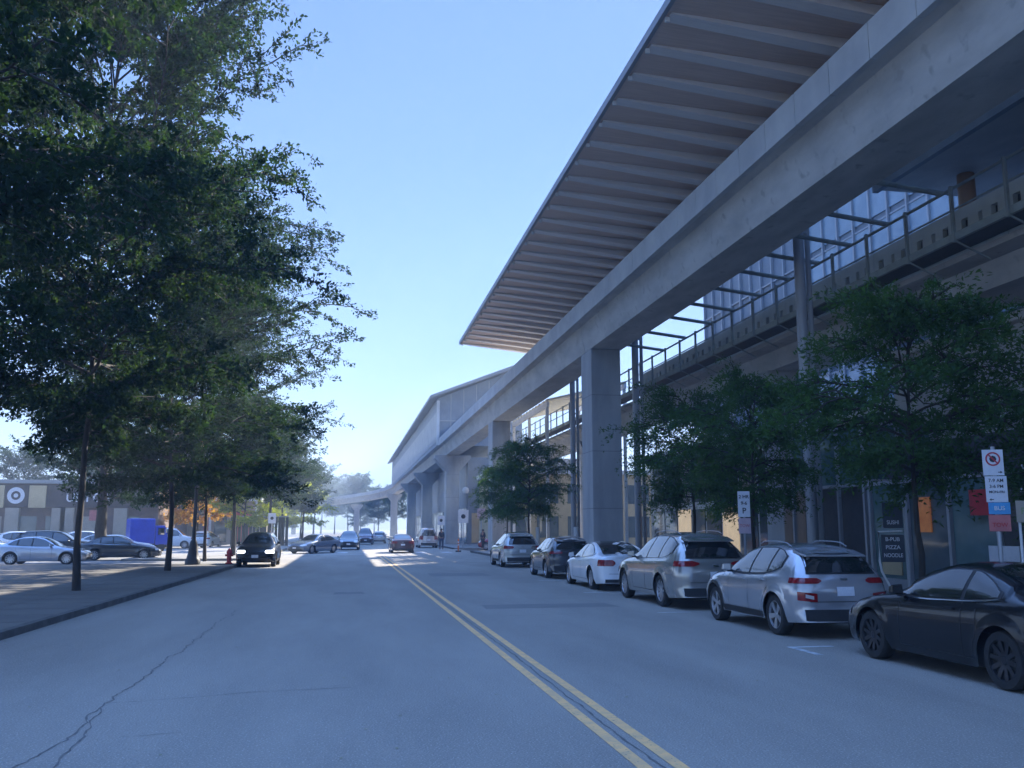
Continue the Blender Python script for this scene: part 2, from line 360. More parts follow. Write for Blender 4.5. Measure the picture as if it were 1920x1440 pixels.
def column(x, y, ztop, w, d, cap=None, label='', group='columns under the street-side guideway'):
    t = thing('guideway_column', label, 'column', (x,y,.12), 0, group)
    zt = ztop-.12
    sh = MB().hexa([(0,0,0),(w,0,0),(w,d,0),(0,d,0),(0,0,zt),(w,0,zt),(w,d,zt),(0,d,zt)]).build('shaft','column',t,bevel=.05)
    for zj in (2.6,5.2,7.8):
        if zj<zt-(cap[1] if cap else .3): MB().box(-.004,w+.004,-.004,d+.004,zj,zj+.022).build('formwork_joint','concrete_d',t)
    if cap:
        cw, ch = cap
        MB().add([( -.02,-.05,zt-ch),(w+.02,-.05,zt-ch),(w+cw,-.05,zt-.35),(w+cw,-.05,zt-.006),(-cw,-.05,zt-.006),(-cw,-.05,zt-.35),
                  ( -.02,d+.05,zt-ch),(w+.02,d+.05,zt-ch),(w+cw,d+.05,zt-.35),(w+cw,d+.05,zt-.006),(-cw,d+.05,zt-.006),(-cw,d+.05,zt-.35)],
                 [(0,1,2,3,4,5),(11,10,9,8,7,6)]+[(i,(i+1)%6,6+(i+1)%6,6+i) for i in range(6)]).build('flared_cap','column',t)
    return t
column(11.0,-19.6,10.1,1.4,1.8,None,'concrete guideway column behind the camera, out of the picture')
column(11.0,40.6,10.1,1.42,1.85,None,'wide square concrete column nearest the camera, behind the white fastback car')
column(11.0,70.0,10.1,1.42,2.1,None,'plain square concrete column second nearest, behind the pale hatchback SUV')
column(11.05,104,10.1,1.5,2.1,(1.3,1.8),'concrete column with flared cap under the corner of the grey station hall')
column(11.05,137,10.1,1.5,2.1,(1.3,1.8),'second flared concrete column under the station hall, next beyond its corner')
column(11.05,170,10.1,1.5,2.1,(1.3,1.8),'third flared concrete column, deep under the station hall')
column(10.3,218,9.9,1.5,2.1,(1.0,1.6),'flared column where the far guideway starts to curve left')
column(2.2,262,8.6,1.5,2.1,(1.0,1.6),'flared column under the middle of the curving far guideway')
column(-17,302,7.6,1.5,2.1,(1.0,1.6),'flared column at the far left of the curving guideway')

# canopy
cp = thing('station_canopy', 'long overhanging canopy with timber soffit and pale ribs, above the street-side guideway', 'canopy', (0,0,0))
Y0, Y1 = -12., 64.5
def cz(x): return 14.98 - (x-7.85)*.055
MB().hexa([(7.8,Y0,cz(7.85)+.02),(15.2,Y0,cz(15.2)+.02),(15.2,Y1,cz(15.2)+.02),(7.8,Y1,cz(7.85)+.02),
           (7.8,Y0,cz(7.85)+.13),(15.2,Y0,cz(15.2)+.5),(15.2,Y1,cz(15.2)+.5),(7.8,Y1,cz(7.85)+.13)]).build('roof_deck','roof',cp)
MB().add([(7.83,Y0+.02,cz(7.83)),(15.15,Y0+.02,cz(15.15)),(15.15,Y1-.02,cz(15.15)),(7.83,Y1-.02,cz(7.83))],[(0,3,2,1)]).build('timber_soffit','wood',cp)
MB().hexa([(7.68,Y0,14.93),(7.795,Y0,14.93),(7.795,Y1,14.93),(7.68,Y1,14.93),(7.68,Y0,15.17),(7.795,Y0,15.17),(7.795,Y1,15.17),(7.68,Y1,15.17)]).build('edge_trim','roof',cp)
y = Y1-.3; k=0
rib_me=None
while y > Y0+1:
    mb=MB(); d=.10
    mb.hexa([(7.9,-.2,cz(7.9)-.05),(15.0,-.24,cz(15)-.42),(15.0,.24,cz(15)-.42),(7.9,.2,cz(7.9)-.05),
             (7.9,-.2,cz(7.9)-.004),(15.0,-.24,cz(15)-.004),(15.0,.24,cz(15)-.004),(7.9,.2,cz(7.9)-.004)])
    if rib_me is None: rib_me = mb.build('rib','rib',cp).data; C.objects[-1].location=(0,y,0) if False else C.objects[-1].location
    if k==0:
        o=[q for q in cp.children if q.name.startswith('rib')][0]
    else:
        o=bpy.data.objects.new('rib', rib_me); C.objects.link(o); o.parent=cp
    o.location=(0,y,0); y-=1.6; k+=1
    if k==1: br_me=MB().box(7.8,7.92,-.035,.035,14.80,14.93).build('edge_bracket','whitew',o).data
    else:
        b_=bpy.data.objects.new('edge_bracket',br_me); C.objects.link(b_); b_.parent=o
# row of canopy props standing on the guideway, inner fascia
mb=MB()
mb.box(12.9,13.3,-12,64.4,14.15,14.5); mb.build('edge_beam','steel',cp)
for y in np.arange(-8,64,6.4):
    MB().box(12.98,13.2,y-.11,y+.11,11.51,14.2).build('canopy_prop','steel',cp)

# tall steel posts between the guideways
for i,(y,l) in enumerate([(26.6,'tall pale steel post paired with a slim pipe, rising beside the silver crossover'),(43.9,'tall steel post just right of the nearest concrete column'),(57.1,'tall steel post seen left of the nearest concrete column')]):
    t = thing('steel_post', l, 'post', (14.2,y,.12), 0, 'steel posts between the guideways')
    MB().tube([(0,0,0),(0,0,14.2)],.17,16).build('post_shaft','steel',t,True)
    MB().tube([(.36,.1,0),(.36,.1,11.6)],.085,10).build('side_pipe','steel',t,True)
    for z in (3,6,9,11.2): MB().box(.1,.4,.02,.16,z,z+.08).build('pipe_bracket','steel',t)
    MB().box(-.3,.3,-.3,.3,0,.5).build('plinth','column',t,bevel=.03)

# ------------------------------------------------------------------ inner guideway with walkway
ig = thing('inner_guideway', 'lower inner concrete guideway with slotted parapet behind the street-side one', 'guideway', (15.9,0,0))
for a,b in [(-30,5),(5,35.6),(35.6,66),(66,97),(97,130)]:
    sweep('girder_span', [(.9,8.15),(2.9,8.15),(3.3,8.8),(4,8.86),(4,9.0),(0,9.0),(0,8.84),(.62,8.78)], [(0,a+.02),(0,b-.02)], 'concrete', ig)
mb=MB()
y=-6.
while y < 47:
    mb.box(.05,.19,y,y+1.93,9.002,9.32); mb.box(.05,.19,y,y+1.93,9.95,10.28)
    for (a,b) in [(0,.28),(.52,.85),(1.0,1.42),(1.68,1.93)]: mb.box(.05,.19,y+a,y+b,9.32,9.95)
    y+=1.95
mb.build('slotted_parapet','slotpanel',ig); MB().box(.26,.30,-6,46.8,9.002,10.05).build('slot_backing','dark',ig)  # dark sheet set behind the parapet slots to paint their shade
for (x,y,l) in [(17.1,4,'inner guideway column hidden at the right edge behind the shopfront'),(17.1,34.3,'squat pale column under the inner guideway, right of the big street tree'),(17.1,65,'inner guideway column beyond the nearest wide column'),(17.1,96,'farthest inner guideway column')]:
    t=thing('inner_column', l, 'column', (x,y,.12), 0, 'columns under the inner guideway')
    MB().box(0,1.3,0,1.5,0,7.5).build('shaft','column',t,bevel=.04)
    MB().hexa([(-.1,-.1,7.2),(1.4,-.1,7.2),(1.4,1.6,7.2),(-.1,1.6,7.2),(-.5,-.1,8.02),(1.9,-.1,8.02),(1.9,1.6,8.02),(-.5,1.6,8.02)]).build('cap','column',t)
wk = thing('service_walkway', 'steel service walkway with open railing along the inner guideway', 'walkway', (15,0,0))
MB().box(.03,.88,-6,92,9.08,9.16).build('deck','dark',wk)
MB().box(-.06,.03,-6,92,9.0,9.2).build('edge_channel','railm',wk)
mb=MB().box(-.04,.02,-6,92,10.34,10.40); mb.build('top_rail','railm',wk)
MB().box(-.03,.01,-6,92,9.80,9.84).build('mid_rail','railm',wk)
for i in range(50):
    y=-5.36+1.95*i
    MB().box(-.11,-.035,y-.04,y+.04,8.95,10.42).build('rail_post','railm',wk)
    MB().hexa([(-.05,y-.02,8.97),(.9,y-.02,8.55),(.9,y+.02,8.55),(-.05,y+.02,8.97),(-.05,y-.02,9.01),(.9,y-.02,8.60),(.9,y+.02,8.60),(-.05,y+.02,9.01)]).build('bracket','railm',wk)
SL=['nearest the timber post','second from the timber post','third from the timber post','hidden half behind the tall steel post','first left of the tall steel post','second left of the tall steel post','third left of the tall steel post','fourth left of the tall steel post','second right of the nearest wide column','first right of the nearest wide column']
for si,y in enumerate([20.5,22.96,24.95,26.9,28.9,31.2,33.6,36,39,42]):
    t=tag(MB().tube([(12.4,y,10.72),(15.05,y,10.42)],.075,8).build('cross_strut','railm',None,True),'steel strut between guideway and walkway, '+SL[si],'strut','struts between the two guideways')

# low dark platform roof over the inner guideway, with timber post
pr = thing('platform_roof', 'dark flat platform roof over the inner guideway at the right edge', 'canopy', (0,0,0))
MB().box(15.6,30,-8,24.2,11.95,12.25).build('roof_slab','parapet',pr)
MB().box(15.42,15.598,-8,24.2,11.85,12.35).build('roof_fascia','louver',pr)
t=thing('timber_post','round timber post holding the dark platform roof','post',(17.4,22.6,9.0))
MB().tube([(0,0,0),(0,0,2.94)],[.26,.24],16).build('post_shaft','woodcol',t,True)
MB().lathe((0,0,0),[(.34,0),(.34,.08),(.28,.12)],16).build('post_base','steel',t)

# ------------------------------------------------------------------ buildings on the right
def facade(name,label,x,y0,y1,z0,z1,depth,mw,bay,rows,glass='bglass',frame='steel',fx=.12,coping=None,cat='building'):
    t=thing(name,label,cat,(x,y0,z0)); L=y1-y0; H=z1-z0
    MB().box(.06,depth,0,L,0,H).build('wall',mw,t)
    nb=max(1,int(round(L/bay))); bw=L/nb
    cells=0
    for i in range(nb):
        for (a,b,mm) in rows:
            if cells<96:
                MB().box(-.01,.055,i*bw+fx/2,(i+1)*bw-fx/2,a,b).build('window_pane',mm or glass,t); cells+=1
    mb=MB()
    for i in range(nb+1): mb.box(-fx,.05,i*bw-fx/2,i*bw+fx/2,0,H-.003)
    for (a,b,mm) in rows: mb.box(-.05,.05,.1,L-.1,b,b+.09)
    mb.build('mullions',frame,t)
    if coping: MB().box(-.2,depth,-.1,L+.1,H,H+coping).build('coping','whitew',t)
    return t
facade('office_building','blue-glazed office block behind the guideways, right of the open sky gap',25.5,31,62,0,36,30,'louver',1.55,[(.3,3.2,None),(3.6,6.6,None),(7,10,None),(10.4,13.4,None),(13.8,16.8,None),(17.2,20.2,None),(20.6,23.6,None),(24,27,None),(27.4,30.4,None),(30.8,33.8,None)],coping=.4,glass='skyglass')  # upper floors added out of view to keep sun off the street
ob=facade('louvred_building','grey louvred plant building behind the platform, next to the timber post',25.0,-10,30.9,0,34,30,'louver',7,[(1,8,None)],coping=.5)
mb=MB()
for k in range(40): mb.hexa([(-.16,0.1,9+k*.28),(.05,.1,9+k*.28),(.05,40.8,9+k*.28),(-.16,40.8,9+k*.28),(-.05,.1,9.16+k*.28),(.05,.1,9.16+k*.28),(.05,40.8,9.16+k*.28),(-.05,40.8,9.16+k*.28)])
mb.build('louvre_blades','louver',ob)
MB().box(-2.2,-.17,10,40.8,14.7,15.5).build('pale_ledge','whitew',ob)
sb=thing('station_building','grey panelled station building with white coping under the inner guideway','building',(19.5,-12,0))
MB().box(0,24,0,42,0,7.85).build('wall','beige2',sb)
mb=MB()
for k in range(24):
    mb.box(-.05,-.003,k*1.75,k*1.75+1.72,3.75,7.84)
mb.build('wall_panels','parapet',sb)
MB().box(-.35,24,-.1,42.3,7.86,8.12).build('coping','whitew',sb)
for k in range(24):
    MB().box(-.04,-.003,k*1.75+.06,k*1.75+1.68,.25,3.55).build('window_pane','bglass' if k%4 else 'glowpane',sb)
MB().box(-.3,-.06,0,42,3.6,3.74).build('lintel','dark',sb)
sb2=thing('lobby_building','pale glazed lobby under the guideway, left of the station building','building',(19.5,30.6,0))
MB().box(0,6,0,27,0,6.6).build('wall','whitew',sb2)
for k in range(12):
    MB().box(-.05,-.003,k*2.2+.15,k*2.2+2.1,.2,2.9).build('window_pane','bglass' if k%3 else 'glowpane',sb2)
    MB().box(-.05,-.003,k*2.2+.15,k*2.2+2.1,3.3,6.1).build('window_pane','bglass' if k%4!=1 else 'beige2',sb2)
# shopfront nearest, at right edge
sf=thing('shopfront','dark glazed shopfront with posters behind the nearest street tree','shop',(14.8,1.5,.12))
MB().box(0.6,4,0,22.9,3.1,4.0).build('fascia','dark',sf)
MB().box(2.8,4,0,22.9,0,3.1).build('back_wall','floorin',sf)
MB().box(-.02,2.79,22.72,22.9,0,3.1).build('side_wall','column',sf)
for k in range(13):
    m_ = ['bglass','gglass','bglass','bglass','gglass','bglass','bglass','floorin','bglass','floorin','gglass','bglass','gglass'][k]
    MB().box(.0,.03,k*1.75+.06,k*1.75+1.67,.35,2.9).build('window_pane' if m_ in('bglass','gglass') else 'display_panel',m_,sf)
MB().box(-.05,-.012,20.0,20.6,1.6,2.5).build('orange_poster','orange',sf)
MB().box(-.05,-.012,16.9,17.9,.5,1.3).build('pale_notice','sign',sf)
MB().box(-.05,-.012,21.4,22.3,.45,1.2).build('pale_notice','beige',sf)
mb=MB()
for k in range(14): mb.box(-.08,.09,k*1.75-.05,k*1.75+.05,0,3.095)
mb.box(-.03,.05,0,22.7,0,.34); mb.box(-.04,.05,0,22.7,2.905,3.0)
mb.build('mullions','steel',sf)
text('sign_lettering','ETS',.40,(-.10,16.35,2.62),'sign',sf,rot=(R(90),0,R(-90)))
text('sign_lettering','&',.26,(-.10,16.5,3.02),'sign',sf,rot=(R(90),0,R(-90)))
MB().box(-.16,-.09,17.6,18.3,2.0,2.6).build('red_panel','red',sf)
gs=thing('glass_enclosure','green glass stair enclosure with steel frame beside the tall paired post','enclosure',(15.0,24.9,.12))
MB().box(.05,2.3,.05,4.4,3.05,4.75).build('upper_glass','gglass',gs)
MB().box(.3,2.2,.3,4.2,0,2.95).build('door_recess','dark',gs)
mb=MB(); mb.box(-.02,2.4,-.02,4.5,4.76,4.84); mb.box(-.02,2.4,-.02,4.5,2.95,3.04)
for (x,y) in [(0,0),(0,1.45),(0,2.9),(0,4.4),(2.3,0),(1.15,0)]: mb.box(x-.04,x+.06,y-.04,y+.06,0,4.76)
mb.build('frame','steel',gs)

tw=facade('shade_tower','added sun-blocking tower, hidden far behind the glazed office block',48,70,103,0,50,22,'louver',4.6,[(1+3*k,3.2+3*k,None) for k in range(16)],coping=.5)  # tower put in behind the canopy only to shade the street
# slatted sunlit pergola beyond
pg=thing('slatted_shelter','sunlit cream slatted shelter roof beyond the nearest column','shelter',(14,64,0))
for k in range(12): MB().hexa([(0,k*1.2,10.9),(6,k*1.2,12.4),(6,k*1.2+.5,12.4),(0,k*1.2+.5,10.9),(0,k*1.2,11.05),(6,k*1.2,12.55),(6,k*1.2+.5,12.55),(0,k*1.2+.5,11.05)]).build('slat','slat',pg)
MB().box(0,.2,0,14,10.5,10.89).build('edge_beam','whitew',pg); MB().box(5.8,6,0,14,12,12.39).build('edge_beam','whitew',pg)
mb=MB()
for y in (0.2,6.8,13.6): mb.box(5.8,6,y,y+.2,.12,12); mb.box(0,.2,y,y+.2,.12,10.49)
mb.build('posts','whitew',pg)

# grey station hall sitting on the guideway further on
hall=thing('station_hall','large blue-grey station hall with overhanging roof on the far guideway','station',(10.2,106,0))
MB().hexa([(0,0,11.4),(10,0,11.4),(10,108,11.4),(0,108,11.4),(0,0,16.9),(10,0,20.9),(10,108,20.9),(0,108,16.9)]).build('wall','louver',hall)
MB().hexa([(-.04,.3,11.9),(-.003,.3,11.9),(-.003,107.8,11.9),(-.04,107.8,11.9),(-.04,.3,15.4),(-.003,.3,15.4),(-.003,107.8,15.4),(-.04,107.8,15.4)]).build('side_cladding','parapet',hall)
MB().hexa([(-1.0,-1.2,16.75),(10.6,-1.2,21.2),(10.6,110,21.2),(-1.0,110,16.75),(-1.0,-1.2,17.05),(10.6,-1.2,21.6),(10.6,110,21.6),(-1.0,110,17.05)]).build('roof','roof',hall)
MB().box(-.12,.2,-.25,-.003,11.4,16.6).build('corner_post','whitew',hall)
mb=MB()
for k in range(1,7): mb.box(k*1.5,k*1.5+.08,-.06,-.003,11.4,16.9+k*.55)
mb.box(.2,10,-.08,-.003,14.2,14.35)
mb.build('end_mullions','column',hall)
# lower bulk beneath the hall
lb=thing('hall_base','dark recessed ground floor block under the station hall','building',(13.5,104,0))
MB().box(0,14,0,100,0,9.9).build('wall','louver',lb)
for k in range(20): MB().box(-.05,-.003,k*5+.4,k*5+4.6,.4,4.2).build('window_pane','bglass',lb)
MB().box(.5,6,-.05,-.003,.3,3.6).build('window_pane','beige',lb)
cb=thing('corner_building','beige low building lit by the sun at the side street, behind the small tree','building',(14,86,0))
MB().box(0,16,0,12,0,7).build('wall','beige',cb)
mb=MB()
for k in range(5): MB().box(.8+k*3,2.9+k*3,-.04,-.003,1,3).build('window_pane','bglass',cb); MB().box(.8+k*3,2.9+k*3,-.04,-.003,4.2,6).build('window_pane','bglass',cb)
MB().box(-.3,16.3,-.3,12,7.003,7.4).build('coping','whitew',cb)

# ------------------------------------------------------------------ shops across the parking lot on the left
st=thing('strip_mall','long brown single-storey strip of shops behind the parking lot','shop',(-75,95,0))
MB().box(0,57,0,18,0,6.1).build('wall','stone',st)
MB().box(-.3,57.3,-.5,18,6.1,6.45).build('roof_edge','roof',st)
MB().box(0,57,-.35,-.003,3.85,6.0).build('fascia','brownf',st)
for k,xx in enumerate([4,14,24,33.6,41.6,45.3]):
    MB().box(xx,xx+1.5,-.55,-.353,3.8,5.9).build('beige_panel','beige',st)
for xx in (2,10,19,28,36.5,43.3,47.4,48.2,53.0): MB().box(xx,xx+1.2,-.5,-.003,0,3.79).build('pilaster','beige2',st)
for k in range(17):
    x0=3.4+k*3.1
    MB().box(x0,x0+2.3,-.06,-.003,.3,3.0).build('window_pane','bglass' if k%3 else 'beige2',st)
MB().box(40.9,41.0,-.9,-.8,0,1).build('bollard','whitew',st)
text('sign_lettering','UNI',1.2,(49.6,-.42,4.75),'sign',st); text('sign_lettering','GA',1.2,(51.8,-.42,4.75),'sign',st)
mb=MB()
n=28; vs=[];fs=[]
for k in range(n):
    t=2*math.pi*k/n
    for r_ in (.42,.78): vs.append((44.1+r_*math.cos(t),-.40,4.95+r_*math.sin(t)))
for k in range(n): a=2*k; b=2*((k+1)%n); fs.append((a,a+1,b+1,b))
mb.add(vs,fs); mb.lathe((44.1,-.41,4.95),[(.2,-.01),(.2,.04)],16,'y'); mb.build('round_emblem','sign',st)
MB().box(50.7,51.8,-.12,-.065,2.6,3.6).build('red_poster','redf',st)
st2=thing('canopied_shops','low cream shops with dark windows and red panels beyond the blue truck','shop',(-24,112,0))
MB().box(0,14,0,14,0,5.0).build('wall','beige2',st2)
MB().box(-.3,14.3,-1.6,14,5.003,5.6).build('roof_edge','whitew',st2)
MB().box(0.2,4,-.06,-.003,.4,3.9).build('window_pane','bglass',st2); MB().box(4.5,7.5,-.06,-.003,2.6,4.3).build('window_pane','bglass',st2)
MB().box(7.8,8.6,-.1,-.003,.2,4.4).build('red_panel','redf',st2); MB().box(9.0,10.4,-.06,-.003,.3,4.2).build('window_pane','bglass',st2)
MB().box(11,13.2,-.1,-.003,.2,3.9).build('red_panel','red',st2)
for xx in (0.1,4.2,8.7,13.8): MB().box(xx-.12,xx+.12,-1.5,-1.26,0,5).build('pillar','whitew',st2)
st3=thing('grey_fence_wall','dark grey slatted screen wall behind the oncoming black SUV','wall',(-11.5,98,0))
mb=MB()
for k in range(16): mb.box(k*.36,k*.36+.3,0,.08,.1,3.0)
mb.box(0,5.7,.08,.14,.4,.5); mb.box(0,5.7,.08,.14,2.5,2.6); mb.build('slats','dark',st3); MB().box(0,5.7,-.1,.2,3.0,3.15).build('cap','column',st3)

# ------------------------------------------------------------------ trees
def tube_np(path, rads, n):
    P=np.asarray(path); N=len(P); d=np.gradient(P,axis=0); d/=np.linalg.norm(d,axis=1)[:,None]+1e-9
    up=np.tile([0,0,1.],(N,1)); up[np.abs(d[:,2])>.95]=[1,0,0]
    a=np.cross(d,up); a/=np.linalg.norm(a,axis=1)[:,None]+1e-9; b=np.cross(a,d)
    t=np.arange(n)*2*np.pi/n
    V=P[:,None,:]+(a[:,None,:]*np.cos(t)[None,:,None]+b[:,None,:]*np.sin(t)[None,:,None])*np.asarray(rads)[:,None,None]
    i=np.arange(N-1)[:,None]*n; k=np.arange(n)[None,:]; k2=(k+1)%n
    F=np.stack([i+k,i+k2,i+n+k2,i+n+k],-1).reshape(-1,4)
    return V.reshape(-1,3),F
def make_tree(seed, H, base, rad, tr, limbs, subs, twigs, lpt, leaf, droop=.12, lean=(0,0), prof=.35, up0=12, up1=68, asp=.55, twl=.75, bend=.0, forked=False):
    """returns (trunk mesh, limb mesh, leaf mesh)"""
    g=np.random.default_rng(seed); U=g.uniform
    def arr(parts):
        V=[];F=[];o=0
        for v,f in parts: V.append(v);F.append(f+o);o+=len(v)
        return np.concatenate(V),np.concatenate(F)
    zt=np.linspace(0,H*.86,14); w=np.cumsum(g.normal(0,.035,(14,2)),axis=0)*(H/12); 
    tp=np.stack([w[:,0]+lean[0]*(zt/H)**1.2*H, w[:,1]+lean[1]*(zt/H)**1.2*H, zt],1); tp[0,:2]=0
    trad=tr*(1-.86*(zt/H)**.8); trad[0]*=1.2
    trunk=tube_np(tp,trad,10)
    wood=[]; LP=[]; LD=[]
    def at(t): 
        x=t*13; i=min(int(x),12); return tp[i]+(tp[i+1]-tp[i])*(x-i), trad[i]
    for i in range(limbs):
        q=(i+U(0,.9))/limbs; z=base+(H*.86-base)*q; t=z/(H*.86)
        p0,r0=at(min(t,.999)); az=i*2.39996+U(-.35,.35)
        pr=((q+.12)/(prof+.12))**.6 if q<prof else max(0,(1-((q-prof)/(1.04-prof))**3.2))**.5
        L=rad*pr*U(.72,1.08); el=R(up0+(up1-up0)*q**1.3+U(-16,16))
        n=7; s=np.linspace(0,1,n); d=np.array([math.cos(az)*math.cos(el),math.sin(az)*math.cos(el),math.sin(el)])
        side=np.array([-math.sin(az),math.cos(az),0]); wob=U(-.12,.12)
        P=p0+d*(s[:,None]*L)+side*(wob*L*np.sin(s*3))[:,None]; P[:,2]-=droop*L*s**2; P[1:]+=g.normal(0,.03*L/4,(n-1,3))
        rr=min(r0*.7,.03+.013*L)*(1-.85*s)+.006; wood.append(tube_np(P,rr,6))
        for j in range(subs):
            f=.18+.82*(j+U(0,1))/subs; x=f*(n-1); k=min(int(x),n-2); b0=P[k]+(P[k+1]-P[k])*(x-k)
            dd=P[k+1]-P[k]; dd=dd/np.linalg.norm(dd); sgn=1 if j%2 else -1; ang=sgn*R(U(25,65))
            if j>=subs-1: ang*=.2
            c,s_=math.cos(ang),math.sin(ang); d2=np.array([dd[0]*c-dd[1]*s_,dd[0]*s_+dd[1]*c,dd[2]*.6+U(-.35,.5)]); d2/=np.linalg.norm(d2)
            l2=L*U(.2,.42)*(1.15-.5*f)+.3; m=4; ss=np.linspace(0,1,m)
            Q=b0+d2*(ss[:,None]*l2); Q[:,2]-=droop*1.3*l2*ss**2; Q[1:]+=g.normal(0,.05,(m-1,3))
            wood.append(tube_np(Q,(.018*(1-.8*ss)+.004),4))
            for tw in range(twigs):
                f3=(tw+U(.3,1))/twigs; xx=f3*(m-1); kk=min(int(xx),m-2); c0=Q[kk]+(Q[kk+1]-Q[kk])*(xx-kk)
                a3=R(U(-75,75)); c,s_=math.cos(a3),math.sin(a3)
                d3=np.array([d2[0]*c-d2[1]*s_,d2[0]*s_+d2[1]*c,U(-.6,.6)]); d3/=np.linalg.norm(d3)
                l3=twl*U(.55,1.2); 
                u=U(0,1,lpt)**.8; pos=c0+d3*(u[:,None]*l3); pos[:,2]-=bend*l3*u**2; pos+=g.normal(0,.055,(lpt,3))
                LP.append(pos); LD.append(np.tile(d3,(lpt,1)))
    LP=np.concatenate(LP); LD=np.concatenate(LD); n=len(LP)
    ax=LD+g.normal(0,.75,(n,3)); ax/=np.linalg.norm(ax,axis=1)[:,None]
    up=np.tile([0,0,1.],(n,1))+g.normal(0,.55,(n,3)); b=np.cross(ax,up); b/=np.linalg.norm(b,axis=1)[:,None]+1e-9
    nr=np.cross(ax,b); sz=leaf*g.uniform(.6,1.3,n)[:,None]
    V=np.stack([LP, LP+ax*sz*.45+b*sz*asp*.5-nr*sz*.08, LP+ax*sz, LP+ax*sz*.5-b*sz*asp*.5-nr*sz*.08],1).reshape(-1,3)
    F=np.arange(4*n).reshape(-1,4)
    return npmesh('trunk',*trunk), npmesh('limbs',*arr(wood)), npmesh('crown',V,F)
def plant(name, meshes, label, x, y, rz=0, sc=1., mleaf='leaf', group=None, cat='tree', z=.12, sz=None):
    t=thing(name,label,cat,(x,y,z),rz,group); t.scale=(sc,sc,sz or sc)
    for nm,me,mm in (('trunk',meshes[0],'bark'),('limbs',meshes[1],'bark'),('crown',meshes[2],mleaf)):
        o=bpy.data.objects.new(nm,me); C.objects.link(o); o.parent=t
        if not me.materials: me.materials.append(M[mm])
        elif me.materials[0]!=M[mm]:
            o.material_slots[0].link='OBJECT'; o.material_slots[0].material=M[mm]
        if nm!='crown': me.shade_smooth()
    return t
TA=make_tree(11,16.5,3.6,6.9,.105,64,12,8,32,.13,droop=.10,prof=.36)
TB=make_tree(23,15.8,3.3,6.9,.11,60,12,8,32,.13,droop=.16,prof=.32,lean=(.02,.03))
G='street trees along the left kerb'
plant('street_tree',TB,'huge dark crown at the top left corner, trunk outside the picture',-8.7,15.0,1.1,.96,group=G,sz=1.2)
plant('street_tree',TA,'leafy tree with slim dark trunk nearest the left kerb, in front of the silver sedan',-7.27,27.6,2.3,.96,group=G,sz=1.2)
plant('street_tree',TB,'tree with leaning trunk just left of the lamp post',-7.1,40.0,2.6,1.08,group=G)
plant('street_tree',TA,'dark tree rising behind the lamp post',-7.3,51.5,3.6,.86,group=G)
TF=make_tree(31,9.5,3.6,4.4,.16,30,8,6,16,.2,droop=.12,up0=28,up1=70,prof=.45)
plant('street_tree',TF,'forked street tree behind the oncoming black SUV',-7.1,62.2,1.9,1.0,group=G)
plant('street_tree',TF,'farther rounded street tree left of the intersection, above the white sandwich board',-6.2,80,4.4,1.08,group=G)
plant('street_tree',TF,'hazy street tree beyond the intersection on the left',-6.4,98,2.2,1.0,group=G)
plant('street_tree',TF,'distant street tree before the curving guideway',-5.5,124,5.2,1.0,group=G)
TT=make_tree(41,13.5,3.8,5.4,.42,34,9,6,16,.2,droop=.1)
plant('lot_tree',TT,'thick-trunked tree standing among the parked cars',-15.4,63.5,.7,1.,z=-.01)
TY=make_tree(51,7.5,2.0,3.6,.13,22,7,6,16,.22,droop=.1)
plant('yellow_tree',TY,'bright yellow-green sunlit tree right of the forked trunk',-9.5,92,0,1.0,'leaf_y')
plant('amber_tree',TY,'amber tree in front of the canopied shops',-14.6,97,2.,1.25,'leaf_o')
plant('yellow_tree',TY,'pale yellow-green tree far down the street on the left',-6.8,146,4.,1.25,'leaf_y')
plant('yellow_tree',TY,'tall pale yellowing tree behind the street tree row',-10,118,3.,1.7,'leaf_y')
for i,(x,y,s_,l) in enumerate([(-14,232,1.1,'dark distant tree left of the curving guideway'),(-4,345,1.7,'distant tree seen under the curving guideway, in the middle of the road'),(5,330,1.5,'distant tree under the curve, right of the middle'),(13,240,1.2,'small tree whose top shows above the curve of the guideway'),(-24,300,1.9,'distant tree at the far left under the guideway'),(-10,390,2.2,'farthest tree closing the street on the left'),(12,400,2.2,'farthest tree closing the street on the right'),(1,420,2.4,'farthest tree closing the middle of the street')]):
    plant('distant_tree',TF if i%2 else TY,l,x,y,i*1.3,s_,'leaf',group='trees closing the far end of the street',z=0)
for i,(x,y,s_,l) in enumerate([(-47,120,1.25,'green tree behind the strip of shops, far left'),(-38,118,1.1,'green tree behind the shop roof above the round emblem'),(-30,121,1.3,'green tree behind the shop roof above the white lettering'),(-22,133,1.25,'green tree behind the canopied shops'),(-12,128,1.2,'green tree behind the grey screen wall')]):
    plant('background_tree',TF,l,x,y,i*1.7,s_,'leaf',group='trees behind the shops',z=0)
for i,(x,y,s_,l) in enumerate([(-9,270,1.9,'broad tree behind the curving guideway, left of the road end'),(4,300,1.8,'broad tree closing the road end under the guideway'),(9,262,1.2,'tree close beside the curve of the far guideway')]):
    plant('distant_tree',TF,l,x,y,i*2.3,s_,'leaf',group='trees closing the far end of the street',z=0)
